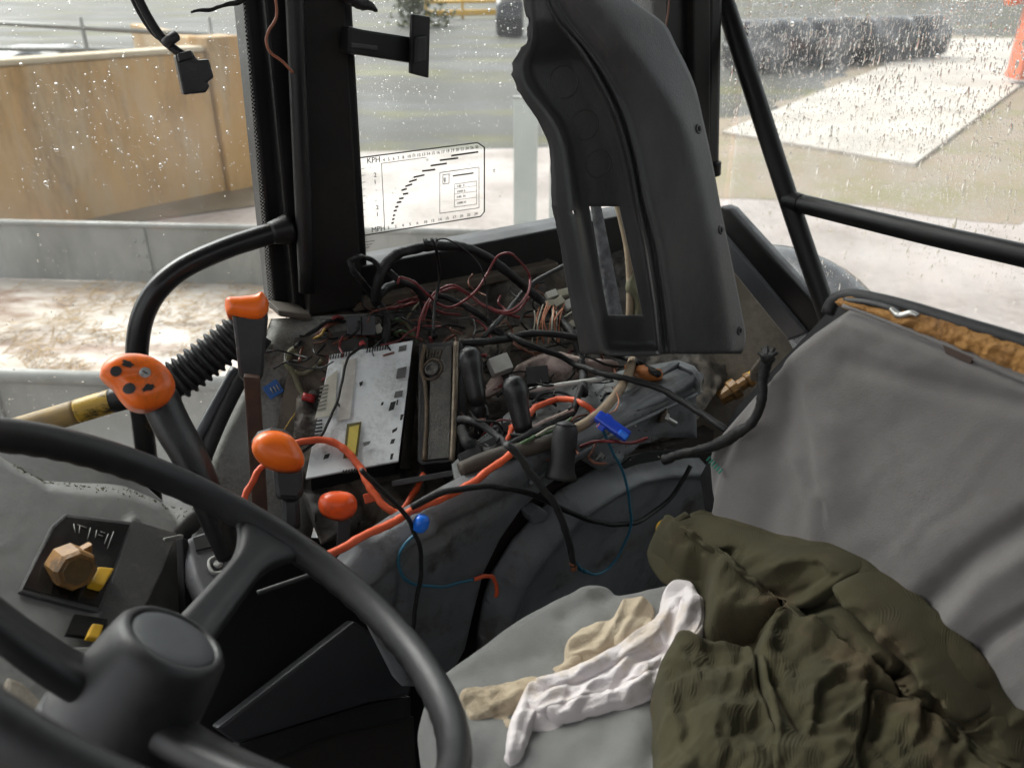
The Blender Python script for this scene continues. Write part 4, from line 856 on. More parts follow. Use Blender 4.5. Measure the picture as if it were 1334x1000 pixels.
PANELS = [('lower_leg', [(272, 575), (330, 512), (430, 518), (530, 545), (556, 600), (560, 680), (590, 780), (620, 960), (300, 960), (266, 800), (278, 745), (264, 650)], 0.016, 10),
          ('seat_panel', [(860, 690), (980, 690), (1060, 720), (1150, 690), (1200, 720), (1230, 800), (1270, 960), (830, 960), (850, 780)], 0.010, 12),
          ('front_leg', [(556, 500), (600, 478), (690, 482), (780, 525), (880, 575), (965, 640), (975, 685), (900, 700), (868, 720), (862, 790), (840, 880), (830, 960), (600, 960), (575, 800), (548, 680), (540, 590)], 0.018, 12),
          ('leg_cuff', [(1180, 745), (1230, 690), (1285, 648), (1330, 700), (1380, 800), (1380, 960), (1260, 960), (1215, 850), (1190, 790)], 0.014, 8),
          ('folded_middle', [(560, 485), (640, 440), (660, 400), (720, 375), (790, 352), (870, 335), (960, 395), (1050, 475), (1010, 560), (955, 620), (900, 600), (800, 545), (690, 500)], 0.020, 10),
          ('pocket_flap', [(990, 620), (1020, 560), (1085, 515), (1140, 560), (1135, 640), (1070, 715), (1010, 700)], 0.017, 9),
          ('waist_panel', [(250, 205), (270, 170), (330, 122), (400, 92), (480, 112), (600, 150), (700, 172), (810, 192), (890, 245), (860, 300), (790, 350), (700, 345), (650, 380), (640, 440), (560, 480), (480, 480), (425, 460), (410, 400), (405, 325), (335, 300), (275, 245)], 0.018, 14),
          ('rolled_edge', [(845, 275), (905, 252), (1000, 312), (1100, 402), (1200, 520), (1262, 600), (1280, 640), (1235, 655), (1150, 570), (1050, 485), (960, 402), (885, 332)], 0.026, 16),
          ('waistband', [(250, 205), (270, 172), (330, 128), (372, 112), (384, 150), (350, 180), (400, 200), (440, 215), (400, 262), (330, 285), (290, 260)], 0.014, 8)]
tr_ = thing('corduroy_trousers', 'crumpled dark olive corduroy trousers thrown over the seat', 'trousers', T(0.45, 0.1, 1.72))
patch('cloth', TR, seatbase, htr, 2.5, M['cord'], tr_, 0.003, loop=260)
for nm_, pts_, lf_, ed_ in PANELS:
    def hp_(u, v, d, lf_=lf_, ed_=ed_, nm_=nm_):
        dt, _, _, _ = seg_dist(u, v, TRL, True); dt = np.where(inside(u, v, TRL), dt, 0)
        return hbase(dt) - 0.004 + (lf_ + 0.004) * (1 - np.clip(1 - d / ed_, 0, 1) ** 2.4) + hfold(u, v, np.clip(d / ed_, 0, 1) * 1.15) + 0.0035 * crumple(u, v, len(nm_) * 7 + int(lf_ * 1000), [(30, 1), (46, 1.1), (20, .5)]) * np.clip(d / ed_, 0, 1)
    patch(nm_, zz(pts_), seatbase, hp_, 2.5, M['cord'], tr_, 0.0, loop=140)
def seam(name, pts, lift, r, m=M['cord']):
    u, v = A(pts, float).T; q = catmull(np.stack([u, v], 1), 24)
    d, _, _, _ = seg_dist(q[:, 0], q[:, 1], TR, True)
    p, n = seatbase(q[:, 0], q[:, 1]); p = p + n * (htr(q[:, 0], q[:, 1], d) + lift + 0.012)[:, None]
    obj(name, mesh(name, *tube(p, r, 6, spline=False, flat=0.5)), m, tr_)
seam('belt_loop', [(909, 667), (906, 682), (910, 700), (918, 714)], 0.0, 0.0055)
def grow(ol, px):
    q = smooth_loop(ol, 90); t = np.roll(q, -1, 0) - np.roll(q, 1, 0); n_ = np.stack([t[:, 1], -t[:, 0]], 1) / (np.linalg.norm(t, axis=1)[:, None] + 1e-9)
    a_ = np.sum(q[:, 0] * np.roll(q[:, 1], -1) - np.roll(q[:, 0], -1) * q[:, 1]); n_ = n_ * np.sign(a_)
    j_ = 2.0 * fbm(q[:, 0] / 9, q[:, 1] / 9, 5); return q + n_ * (px + j_)[:, None]
RB = [(600, 900), (612, 897), (650, 892), (690, 888), (720, 870), (735, 862), (738, 840), (755, 822), (790, 812), (808, 792), (830, 790), (850, 800), (862, 790), (880, 772), (900, 770), (910, 800), (880, 850), (820, 880), (740, 900), (690, 940), (660, 965), (640, 945), (615, 948), (606, 930)]
RBF = [([(810, 795), (800, 830), (780, 850)], .006, 6), ([(835, 795), (815, 830), (790, 862)], .008, 6), ([(740, 850), (770, 830), (800, 815)], .006, 8), ([(610, 910), (660, 905), (710, 895)], .006, 7), ([(620, 930), (660, 925), (700, 905)], .007, 7), ([(850, 805), (830, 840), (800, 870)], -.006, 5), ([(745, 865), (780, 850), (810, 840)], .006, 6)]
def hrag(F_, t, seed):
    def f(u, v, d):
        h = t * (1 - np.exp(-d / 12))
        for pl, a, w in F_: h = h + ridge(u, v, pl, a * 0.45, w) * np.clip(d / 4, 0, 1)
        k = np.clip(d / 6, 0, 1)
        return h + k * (0.0045 * crumple(u, v, seed, [(34, 1), (26, .8), (44, 1.1)], 1.13, .45) + 0.0018 * crumple(u, v, seed + 1, [(28, 1), (22, .7), (34, .8)], 1.0, 1.0) + 0.003 * fbm(u / 40, v / 30, seed + 3))
    return f
rb_o = tag(patch('beige_rag', grow(RB, 1.5), onplane(PS, -0.004), hrag(RBF, 0.006, 41), 1.4, M['ragbeige'], None, 0.004), 'stained beige rag bunched under the white rag on the seat cushion', 'rag')
RWT = [(657, 1000), (655, 980), (662, 955), (672, 920), (685, 900), (715, 892), (760, 878), (800, 850), (835, 830), (852, 812), (862, 795), (868, 772), (885, 766), (900, 772), (912, 788), (917, 808), (912, 840), (900, 852), (880, 858), (865, 880), (850, 905), (800, 925), (750, 935), (722, 948), (690, 950), (683, 970), (672, 998)]
RWF = [([(680, 930), (720, 915), (780, 900), (840, 880)], .010, 7), ([(690, 905), (750, 895), (800, 870), (850, 840), (880, 800)], .012, 8), ([(700, 940), (760, 922), (830, 905), (860, 880)], .008, 6), ([(665, 990), (672, 960), (685, 920)], .008, 7), ([(870, 860), (890, 830), (900, 790)], .010, 9), ([(800, 905), (830, 870), (860, 850)], -.008, 5), ([(850, 890), (870, 850), (875, 810)], -.008, 5), ([(735, 930), (745, 905), (775, 890)], -.006, 5), ([(815, 915), (840, 890)], .006, 5)]
rw_o = tag(patch('white_rag', grow(RWT, 3.0), onplane(PS, -0.002), hrag(RWF, 0.007, 51), 1.4, M['ragwhite'], None, 0.003), 'crumpled white rag trailing across the grey seat cushion', 'rag')
def layer(par, m, pts, t, lift, seed, hb, off):
    ol = smooth_loop(pts, 60)
    def h(u, v, d):
        k = np.clip(d / 5, 0, 1)
        return hb(u, v, np.full(np.shape(u), 14.0)) - 0.003 + (lift * .7 + .003) * (1 - (1 - k) ** 2) + k * (0.0040 * crumple(u, v, seed, [(40, 1), (30, .9), (56, 1)], 1.13, .35) + 0.0008 * crumple(u, v, seed + 1, [(18, 1), (24, .9)], 1.1, .7))
    patch('folded_layer', grow(pts, 1.5), onplane(PS, off), h, 1.3, m, par, 0.0)
hbW = hrag(RWF, 0.007, 51); hbB = hrag(RBF, 0.006, 41)
for i_, (q_, l_) in enumerate((([(664, 1000), (660, 975), (670, 932), (690, 902), (714, 902), (702, 930), (690, 958), (680, 988)], .006),
        ([(715, 922), (790, 900), (850, 868), (874, 848), (872, 880), (840, 908), (780, 930), (722, 944)], .005), ([(688, 908), (760, 882), (830, 842), (858, 818), (874, 832), (852, 880), (800, 905), (740, 928), (700, 938)], .007),
        ([(700, 898), (770, 870), (838, 826), (866, 800), (880, 812), (852, 845), (790, 884), (722, 910)], .011), ([(858, 806), (866, 776), (885, 764), (903, 772), (915, 792), (918, 814), (911, 840), (890, 853), (868, 850), (853, 832)], .010), ([(874, 840), (884, 800), (892, 775), (908, 786), (915, 812), (905, 842), (888, 850)], .015))):
    layer(rw_o, M['ragwhite'], q_, .01, l_, 140 + i_ * 7, hbW, -0.002)
for i_, (q_, l_) in enumerate((([(602, 906), (640, 896), (705, 890), (712, 904), (672, 926), (620, 942), (606, 930)], .006), ([(738, 846), (760, 824), (796, 814), (814, 806), (818, 822), (792, 852), (762, 864), (742, 864)], .007),
        ([(796, 836), (808, 794), (832, 788), (852, 800), (842, 830), (812, 852)], .010), ([(800, 854), (850, 816), (874, 788), (892, 776), (874, 830), (822, 868)], .007), ([(700, 900), (735, 868), (760, 866), (745, 884), (715, 905)], .004))):
    layer(rb_o, M['ragbeige'], q_, .01, l_, 240 + i_ * 7, hbB, -0.004)
yb = P(869, 690, 0.93); yk = thing('yellow_toggle', 'small yellow knob peeping out behind the olive trousers', 'knob', yb)
obj('cap', mesh('k', *lathe([(0.006, -.02), (0.011, -.008), (0.0135, 0), (0.011, .008), (0.005, .011)], yb, unit(CAM - yb) + U * .3, 18)), M['yellowplastic'], yk)
obj('stem', mesh('k', *tube([yb, yb - U * 0.09 + B * .02], 0.005, 8, 3)), M['rubber'], yk)
by_ = P(958, 506, 1.28); yk = thing('brass_fitting', 'greasy yellow hydraulic fitting behind the seat edge', 'fitting', by_)
obj('body', mesh('k', *lathe([(0.012, -.03), (0.014, -.01), (0.017, -.008), (0.017, .004), (0.010, .006), (0.010, .02), (0.013, .022), (0.012, .03)], by_, unit(B * .5 + U * .35 - R * .2), 10)), M['knobbrown'], yk, False)
obj('cap', mesh('k', *lathe([(0.011, .029), (0.011, .04), (0.006, .043)], by_, unit(B * .5 + U * .35 - R * .2), 16)), M['yellowplastic'], yk)
# ================================================================== levers
def dome(t, px, p=2.0): return lambda u, v, d: t * (1 - np.clip(1 - d / px, 0, 1) ** p) ** (1 / p)
def knobpatch(name, ol, pl, t, px, m, par, back, extra=None, step=1.6):
    h0 = dome(t, px); h = (lambda u, v, d: h0(u, v, d) + extra(u, v, d)) if extra else h0
    return patch(name, ol, onplane(pl), h, step, m, par, back, loop=90)
def disc_on(name, u, v, r, base, lift, m, par, asp=1.0, ang_=0.0, n=18, blot=0.0):
    t = np.arange(n) * 2 * np.pi / n; rr = r * (1 + blot * (RNG.uniform(-1, 1, n)))
    x = u + rr * np.cos(t) * np.cos(ang_) - asp * rr * np.sin(t) * np.sin(ang_); y = v + rr * np.cos(t) * np.sin(ang_) + asp * rr * np.sin(t) * np.cos(ang_)
    xx = np.concatenate([x, [u]]); yy = np.concatenate([y, [v]]); p = base(xx, yy, lift)
    return obj(name, mesh(name, p, [(i, (i + 1) % n, n) for i in range(n)]), m, par)
# loader lever with pictogram
PK1 = facing(180, 497, 0.75, (0.15, 0, 0.25))
OL1 = [(131, 484), (136, 472), (150, 463), (170, 460), (195, 464), (215, 477), (226, 493), (228, 508), (220, 522), (205, 531), (188, 534), (172, 530), (160, 519), (150, 505), (138, 494)]
lv = thing('loader_lever', 'black lever with a wide orange knob marked by worn black symbols', 'lever', P(300, 720, 0.78))
h1 = lambda u, v, d: dome(0.014, 22)(u, v, d) - ridge(u, v, [(160, 510), (152, 494), (178, 492)], 0.0012, 5)
patch('knob', OL1, onplane(PK1), h1, 1.6, M['orange'], lv, 0.022, loop=90)
kl = smooth_loop(OL1, 90)
def onknob(u, v, lift):
    d, _, _, _ = seg_dist(u, v, kl, True); p, n = onplane(PK1)(u, v); return p + n * (h1(u, v, d) + lift)[:, None]
disc_on('black_dot', 150, 487, 7.5, onknob, 0.0008, M['ink'], lv, 0.85)
disc_on('black_dot', 167, 509, 8, onknob, 0.0008, M['ink'], lv, 0.85)
disc_on('worn_symbol', 165, 478, 7, onknob, 0.0008, M['ink'], lv, 0.75, 0.3, blot=0.35)
disc_on('worn_symbol', 192, 508, 9, onknob, 0.0008, M['ink'], lv, 0.5, -0.3, blot=0.35)
disc_on('screw_head', 187, 489, 7.5, onknob, 0.001, M['steel'], lv, 0.9)
disc_on('screw_slot', 187, 489, 5, onknob, 0.0014, M['cableg'], lv, 0.22, 0.5)
obj('lever_arm', mesh('la', *tube([P(206, 515, 0.785), P(225, 555, 0.785), P(250, 600, 0.79), P(275, 660, 0.80), P(300, 720, 0.82)], [0.020, 0.0195, 0.018, 0.017, 0.016], 16, 30, flat=0.8)), M['grip'], lv)
# tall lever with orange top
PK2 = facing(320, 400, 0.90, (0, 0, 0.2))
lv = thing('tall_lever', 'tall black gripped lever with flat orange top on a rusty stem', 'lever', P(345, 690, 0.86))
knobpatch('knob', [(293, 393), (297, 387), (310, 386), (330, 384), (340, 380), (346, 385), (350, 395), (347, 408), (340, 416), (325, 416), (305, 412), (295, 408)], PK2, 0.012, 13, M['orange'], lv, 0.03)
slab('grip', [(302, 409), (350, 409), (346, 450), (343, 490), (338, 497), (318, 497), (311, 490), (307, 450)], facing(325, 450, 0.905), 0.032, M['grip'], lv, 0.006, 0.006)
slab('stem', [(317, 490), (338, 492), (350, 690), (330, 690)], facing(330, 570, 0.905, (0, -.3, -.3)), 0.014, M['rustysteel'], lv, 0, 0.002)
# middle orange lever
PK3 = facing(362, 587, 0.82, (0, 0, 0.15))
lv = thing('gaitered_lever', 'orange oval lever knob above a square black gaiter', 'lever', P(375, 690, 0.84))
knobpatch('knob', [(328, 585), (331, 571), (344, 562), (362, 561), (378, 567), (388, 578), (396, 594), (395, 606), (385, 613), (365, 613), (347, 607), (334, 597)], PK3, 0.016, 22, M['orange'], lv, 0.02)
patch('knob_back', [(327, 575), (336, 562), (352, 557), (370, 559), (382, 568), (380, 580), (340, 585)], onplane(PK3, -0.012), dome(0.006, 8), 2, M['cableg'], lv, 0.014)
slab('gaiter', [(354, 608), (395, 610), (396, 640), (390, 652), (360, 650), (357, 635)], facing(375, 630, 0.845), 0.03, M['grip'], lv, 0, 0.005)
slab('gaiter_neck', [(366, 648), (390, 648), (392, 690), (368, 690)], facing(378, 665, 0.855), 0.022, M['grip'], lv, 0, 0.005)
# small red orange lever
PK4 = facing(440, 657, 0.82, (0, 0, 0.2))
lv = thing('short_lever', 'small red-orange oval knob on a flat black strap lever', 'lever', P(452, 730, 0.83))
knobpatch('knob', [(414.2, 656.1), (417.9, 646.0), (429.0, 640.4), (445.5, 639.5), (458.4, 643.2), (464.8, 652.4), (463.9, 663.4), (456.6, 671.7), (444.6, 676.3), (429.0, 673.6), (417.9, 666.2)], PK4, 0.014, 19, M['orangered'], lv, 0.014)
slab('strap', [(440, 674), (456, 676), (457, 735), (437, 735)], facing(447, 700, 0.835), 0.006, M['rubber'], lv, 0, 0.001)
# black spool levers
def ball_lever(label, top, bot, d0, d1, r, stem):
    a, b = P(*top, d0), P(*bot, d1); t = thing('spool_lever', label, 'lever', P(*stem, d1 + 0.02), 'black spool levers on the console'); L = np.linalg.norm(b - a); ax = unit(b - a)
    prof = [(0.05, -0.9), (0.55, -0.75), (0.88, -0.4), (1.0, 0.05), (1.0, 0.5), (0.9, 1.0)]
    V, F = lathe([(r * x, r * z) for x, z in prof] + [(r * 0.80, L * 0.45), (r * 0.76, L * 0.75), (r * 0.6, L * 0.97), (r * 0.4, L)], a + ax * r * 0.6, ax, 24)
    obj('grip', fixn(mesh('g', V, F)), M['grip'], t); obj('stem', mesh('s', *tube([b, P(*stem, d1 + 0.02)], 0.006, 8, 4)), M['rubber'], t)
    obj('top_dimple', mesh('d', *lathe([(r * 0.26, -0.001), (r * 0.2, 0.0012)], a - ax * r * 0.27 , -ax + U * .3, 12)), M['rubber'], t)
ball_lever('leaning black lever grip beside the bronze edged fascia', (610, 456), (622, 520), 1.02, 1.02, 0.0155, (624, 570))
ball_lever('black lever grip in the middle of the wiring, below the white connector', (668, 494), (682, 560), 0.97, 0.97, 0.0155, (684, 600))
a, b = P(736, 566, 0.93), P(731, 615, 0.93); t = thing('spool_lever', 'short black rubber booted lever at the console edge', 'lever', b, 'black spool levers on the console')
obj('boot', fixn(mesh('b', *lathe([(0.006, -0.014), (0.012, -0.011), (0.0145, -.004), (0.015, 0.008), (0.0145, 0.03), (0.016, 0.042), (0.0185, 0.048), (0.0185, 0.052)], a, unit(b - a), 22))), M['rubber'], t)
obj('worn_top', fixn(mesh('b', *lathe([(0.004, -0.0155), (0.010, -0.0132), (0.0128, -.0108)], a, unit(b - a), 22))), M['cableg'], t)
# ================================================================== grab rail with worn paint
def wornpaint():
    m = mat('chipped_black_rail_paint', (0.008, 0.008, 0.009), 0.33, col2=(0.012, 0.012, 0.012), scale=20, col3=(0.40, 0.24, 0.03), scale3=18, th3=0.72, spec=0.4, stretch=(1.6, 1.6, 0.5)); return m
gr = thing('grab_rail', 'bent black grab rail with yellow showing through chipped paint', 'grab rail', P(196, 640, 0.97))
rl_ = [(378, 298, .045), (340, 308, .045), (290, 325, .05), (240, 348, .055), (208, 374, .06), (189, 404, .06), (180, 440, .06), (178, 490, .06), (184, 540, .06), (194, 620, .06), (204, 700, .06)]
obj('upper_tube', mesh('gr', *tube([PL(u, v, PW, o_) for u, v, o_ in rl_], 0.0138, 16, 90)), wornpaint(), gr)
obj('end_weld', mesh('gw', *tube([PL(352, 304, PW, .045), PL(378, 298, PW, .045)], [0.0142, 0.021], 16, 6)), M['frame'], gr)
q = [PL(u, v, PW, o_) for u, v, o_ in ((236, 500, .085), (190, 511, .075), (146, 522, .06), (100, 536, .05), (60, 548, .04), (0, 566, .03))]
obj('lower_tube', mesh('gl', *tube(q[:3], 0.0155, 14)), M['frame'], gr)
obj('worn_yellow_section', mesh('gl', *tube([q[2], (q[2] + q[3]) / 2, q[3]], 0.0152, 14)), mat('worn_yellow_rail', (0.5, 0.31, 0.03), 0.45, col2=(0.42, 0.26, 0.03), scale=20, col3=(0.012, 0.011, 0.01), scale3=30, th3=0.55, stretch=(1, 1, 2)), gr)
obj('bare_section', mesh('gl', *tube([q[3], q[4], q[5]], 0.0150, 14)), mat('bare_tan_rail', (0.22, 0.165, 0.11), 0.6, col2=(0.36, 0.23, 0.05), scale=18), gr)
# ribbed hose
hp = catmull([PL(u, v, PW, .1) for u, v in ((210, 505), (235, 492), (265, 470), (295, 447), (322, 425))], 110)
rr = 0.0235 + 0.0028 * np.sign(np.sin(np.linspace(0, 2 * np.pi * 13, 110))) * np.abs(np.sin(np.linspace(0, 2 * np.pi * 13, 110))) ** 0.6
tag(obj('ribbed_hose', mesh('h', *tube(hp, rr, 20, spline=False)), M['rubber']), 'black ribbed duct hose behind the tall orange lever', 'hose')
# ================================================================== hanging trim panel
tp = thing('trim_panel', 'large dark grey moulded pillar trim hanging loose with an open slot', 'trim panel', P(860, 460, 1.06))
# columns of the cross section at rows given by v ; (u, depth offset) per key line
rows = {
    -130: (652, 661, 668, 673, 678, 681, 683, 687, 691, 706, 726, 748),  # v: edge, lipin, recL, holeL, holeR, recR, r1, val, r2, pA, pM, pE
    -40: (676, 684, 690, 695, 700, 703, 705, 709, 713, 735, 760, 790),
    0: (683, 690, 697, 702, 706, 709, 711, 715, 719, 745, 785, 822),
    30: (688, 693, 700, 708, 716, 722, 726, 731, 736, 766, 815, 868),
    60: (684, 692, 702, 720, 738, 748, 752, 757, 763, 790, 832, 881),
    86: (664, 676, 690, 714, 744, 764, 769, 775, 782, 812, 850, 895),
    112: (670, 683, 698, 726, 756, 779, 784, 790, 797, 828, 866, 906),
    132: (684, 700, 714, 738, 768, 789, 794, 800, 807, 842, 878, 911),
    160: (703, 722, 734, 752, 780, 801, 806, 812, 818, 856, 892, 917),
    190: (716, 733, 745, 760, 790, 810, 815, 820, 826, 866, 902, 924),
    220: (718, 738, 750, 764, 798, 817, 822, 827, 833, 874, 910, 930),
    265: (718, 744, 756, 767, 806, 825, 830, 835, 841, 884, 920, 938),
    318: (730, 754, 766, 776, 818, 838, 843, 850, 856, 896, 932, 949),
    383: (741, 766, 778, 787, 832, 848, 853, 860, 866, 906, 944, 962),
    408: (746, 771, 784, 792, 837, 852, 856, 863, 869, 910, 948, 967),
    440: (753, 780, 791, 800, 840, 854, 859, 866, 873, 914, 952, 973),
    452: (755, 784, 793, 802, 842, 855, 860, 867, 874, 916, 954, 971),
    461: (757, 786, 796, 804, 844, 857, 862, 869, 875, 917, 953, 966),
}
offs = [0.0, -0.004, 0.045, 0.050, 0.050, 0.044, -0.006, 0.008, -0.006, -0.014, -0.006, 0.022]
vk = sorted(rows); K = A([rows[v] for v in vk], float)
vv_ = np.array(sorted(set(list(np.linspace(-130, 461, 118).round(2)) + [269.0, 411.0])))
uv_ = np.linspace(-130, 461, 198); sm_ = np.stack([np.interp(uv_, vk, K[:, j]) for j in range(12)], 1)
for _ in range(14): sm_[1:-1] = 0.25 * sm_[:-2] + 0.5 * sm_[1:-1] + 0.25 * sm_[2:]
sm_ = np.stack([np.interp(vv_, uv_, sm_[:, j]) for j in range(12)], 1)
cols = sm_; nsub = [3, 3, 4, 6, 4, 4, 4, 4, 10, 9, 8]
GU, GD, CT = [], [], []
for j in range(11):
    for s in range(nsub[j]):
        t = s / nsub[j]; ts = t * t * (3 - 2 * t) if j in (1, 5, 6, 7) else t
        GU.append(cols[:, j] * (1 - t) + cols[:, j + 1] * t); CT.append((j, t))
        if j >= 8:
            xx = (j - 8 + t) / 3; o_ = 0.004 - 0.010 * math.exp(-(xx / .03) ** 2) - 0.055 * (1 - math.sqrt((xx - .58) ** 2 + 0.012)) + 0.055 * (1 - math.sqrt(.3364 + .012)) + (0.02 * max(0, xx - .6) ** 1.5)
        else: o_ = offs[j] * (1 - ts) + offs[j + 1] * ts
        GD.append(o_)
GU.append(cols[:, 11]); GD.append(0.004 - 0.055 * (1 - math.sqrt(.1764 + .012)) + 0.055 * (1 - math.sqrt(.3484)) + 0.02 * .4 ** 1.5); CT.append((11, 0))
GU = A(GU).T; GD = A(GD); nr, nc_ = GU.shape
PT = plane(P(830, 250, 1.03), unit(-R * 0.85 - B * 0.25 + U * 0.12))
vg = np.repeat(vv_[:, None], nc_, 1)
fade = np.clip((vv_ - 20) / 60, 0.12, 1) * np.clip((464 - vv_) / 14, 0.05, 1)
wob = 0.0015 * fbm(GU / 30, vg / 30, 3)
jag = 4 * fbm(vv_ / 9, vv_ * 0, 8) * (np.clip(1 - np.abs(vv_ - 60) / 80, 0, 1) + .15); GU = GU.copy(); GU[:, 0] += jag * 3
dpt = GD[None, :] * np.where(A([c[0] for c in CT])[None, :] < 8, fade[:, None], 1.0)
pp = PL(GU.ravel(), vg.ravel(), PT).reshape(nr, nc_, 3) + ray(GU, vg) / np.linalg.norm(ray(GU, vg), axis=2)[..., None] * (dpt + wob)[..., None]
nrm = np.cross(np.gradient(pp, axis=0), np.gradient(pp, axis=1)); nrm /= np.linalg.norm(nrm, axis=2)[..., None] + 1e-12
sg_ = np.sign((nrm * (CAM - pp)).sum(-1).mean()); nrm *= sg_
bk = pp - nrm * 0.003
V = np.vstack([pp.reshape(-1, 3), bk.reshape(-1, 3)]); N_ = nr * nc_; keep = np.ones((nr - 1, nc_ - 1), bool)
cj = A([c[0] for c in CT])
for i in range(nr - 1):
    if vv_[i] >= 268.9 and vv_[i + 1] <= 411.1:
        for j in range(nc_ - 1):
            if cj[j] == 3: keep[i, j] = False
hu, hv = (GU[:-1, :-1] + GU[1:, 1:]) / 2, (vg[:-1, :-1] + vg[1:, 1:]) / 2
kk = np.argmin((hu - 747) ** 2 + (hv - 276) ** 2); keep[np.unravel_index(kk, keep.shape)] = False
F = []; ed = {}
for i in range(nr - 1):
    for j in range(nc_ - 1):
        if keep[i, j]:
            f = (i * nc_ + j, (i + 1) * nc_ + j, (i + 1) * nc_ + j + 1, i * nc_ + j + 1); F.append(f)
            for k in range(4): ed[(f[k], f[(k + 1) % 4])] = 1
F += [tuple(x + N_ for x in reversed(f)) for f in F[:]] + [(b_, a_, a_ + N_, b_ + N_) for (a_, b_) in ed if (b_, a_) not in ed]
obj('shell', fixn(mesh('trim', V, F)), M['trim'], tp)
def trimpt(u, v, lift):
    i = int(np.argmin(abs(vv_ - v))); j = int(np.argmin(abs(GU[i] - u))); return pp[i, j] + nrm[i, j] * lift, nrm[i, j]
for u, v in ((911, 166), (938, 297), (963, 433)):
    p_, n_ = trimpt(u, v, 0.0)
    obj('screw_hole_rim', mesh('sr', *lathe([(0.0065, -.001), (0.0062, .0014), (0.0035, .0018), (0.003, .001)], p_, n_, 18)), M['cableg'], tp)
    obj('screw_hole', mesh('sh', *lathe([(0.0032, .0008), (0.003, .0024)], p_, n_, 14)), M['void'], tp)
for (u, v, r) in ((735, 108, 0.019), (760, 162, 0.018), (778, 214, 0.017)):
    p_, n_ = trimpt(u, v, 0.001); tt = np.linspace(0, 2 * np.pi, 40); a = unit(np.cross(n_, U)); b = np.cross(n_, a)
    obj('gauge_ring', mesh('gr', *tube([p_ - n_ * .0012 + r * (math.cos(t) * a + math.sin(t) * b) for t in tt], 0.0014, 6, spline=False)), M['trim'], tp)
# things visible through the slot of the trim
gs = thing('mastic_strip', 'grey flaking mastic strip standing behind the open slot of the trim', 'strip', P(800, 420, 1.17))
patch('strip', [(768, 262), (782, 262), (814, 424), (794, 428)], onplane(facing(790, 340, 1.16)), lambda u, v, d: 0.004 * fbm(u / 6, v / 10, 5) + .002 * np.clip(d / 3, 0, 1), 2, mat('flaking_grey_mastic', (0.16, 0.165, 0.17), 0.5, col2=(0.07, 0.07, 0.075), scale=70, amt=.7, bump=.6, bscale=120), gs, 0.012)
tag(obj('pale_conduit', mesh('pc', *tube([P(803, 258, 1.19), P(811, 290, 1.19), P(818, 325, 1.19), P(821, 370, 1.19), P(820, 430, 1.19)], 0.0058, 10)), M['tan']), 'pale tan conduit running behind the slot of the trim panel', 'conduit')
tag(obj('twisted_rope', mesh('tw', *tube([P(828, 350, 1.19) , P(822, 375, 1.19), P(832, 395, 1.19), P(826, 430, 1.19)], [0.006, .009, .007, .008], 8)), M['olivewire']), 'frayed tan cord bunched behind the trim slot', 'cord')
# ================================================================== white radio box with its fascia
RC = [P(430, 462, 1.055), P(538, 443, 1.09), P(520, 609, 0.995), P(398, 623, 0.95)]  # tl tr br bl
RC[2] = RC[1] + RC[3] - RC[0] + (RC[2] - (RC[1] + RC[3] - RC[0])) * 0.3
rxu = unit(RC[1] - RC[0]); rnn = unit(np.cross(rxu, RC[0] - RC[3])); rnn = rnn if (CAM - RC[0]) @ rnn > 0 else -rnn
PR = (RC[0], rnn)
rad = thing('car_radio', 'upturned white metal car radio box with paper and yellow labels', 'radio', (RC[2] + RC[3]) / 2 - rnn * 0.05)
wslab('case', [RC[0], RC[1], RC[2], RC[3]], rnn, 0.004, M['white'], rad, 0.001)
rcm = (RC[0] + RC[1] + RC[2] + RC[3]) / 4
wslab('case_body', [rcm + (x - rcm) * 0.93 - rnn * 0.0042 for x in RC], rnn, 0.042, M['rubber'], rad, 0.001)
def rp(name, pts, m, off=0.0004, t=0.0006, par=None): return slab(name, pts, PR, t, m, par or rad, off + t)
rp('paper_label', [(425, 493), (440, 481), (436, 540), (410, 545)], M['paper'])
rp('paper_label', [(447, 470), (465, 466), (456, 545), (440, 548)], mat('torn_label', (0.6, 0.57, 0.52), 0.8, col2=(.45, .42, .38), scale=80), 0.0003)
for k in range(5): rp('barcode_line', [(405 - k * .2 + 0, 548 + k * 4.6), (420, 546 + k * 4.6), (420, 548 + k * 4.6), (405, 550 + k * 4.6)], M['ink'], 0.0006)
for k in range(7): rp('print_line', [(417 - k * .6, 503 + k * 5), (428 - k * .6, 500 + k * 5), (428 - k * .6, 502 + k * 5), (417 - k * .6, 505 + k * 5)], mat('faint_ink', (.2, .2, .17), .8), 0.0012)
yl = rp('warning_label_border', [(452, 552), (471, 549), (466, 594), (447, 597)], mat('label_border', (.12, .1, .03), .7))
rp('warning_label', [(455, 556), (468, 553), (463, 591), (451, 593)], M['yellowlabel'], 0.0012, par=yl)
for k in range(9): rp('vent_slit', [(427 + k * 3.4, 463 - k * .6), (428.6 + k * 3.4, 462.6 - k * .6), (427.6 + k * 3.4, 468 - k * .6), (426.2 + k * 3.4, 468.4 - k * .6)], M['void'], 0.0005)
for k in range(9): rp('vent_slit', [(478 + k * 3.4, 453 - k * .6), (479.6 + k * 3.4, 452.6 - k * .6), (478.6 + k * 3.4, 459 - k * .6), (477.2 + k * 3.4, 459.4 - k * .6)], M['void'], 0.0005)
for k in range(6): rp('vent_slit', [(447 + k * 3.6, 612 - k * .5), (448.8 + k * 3.6, 611.7 - k * .5), (446.8 + k * 3.6, 617 - k * .5), (445 + k * 3.6, 617.3 - k * .5)], M['void'], 0.0005)
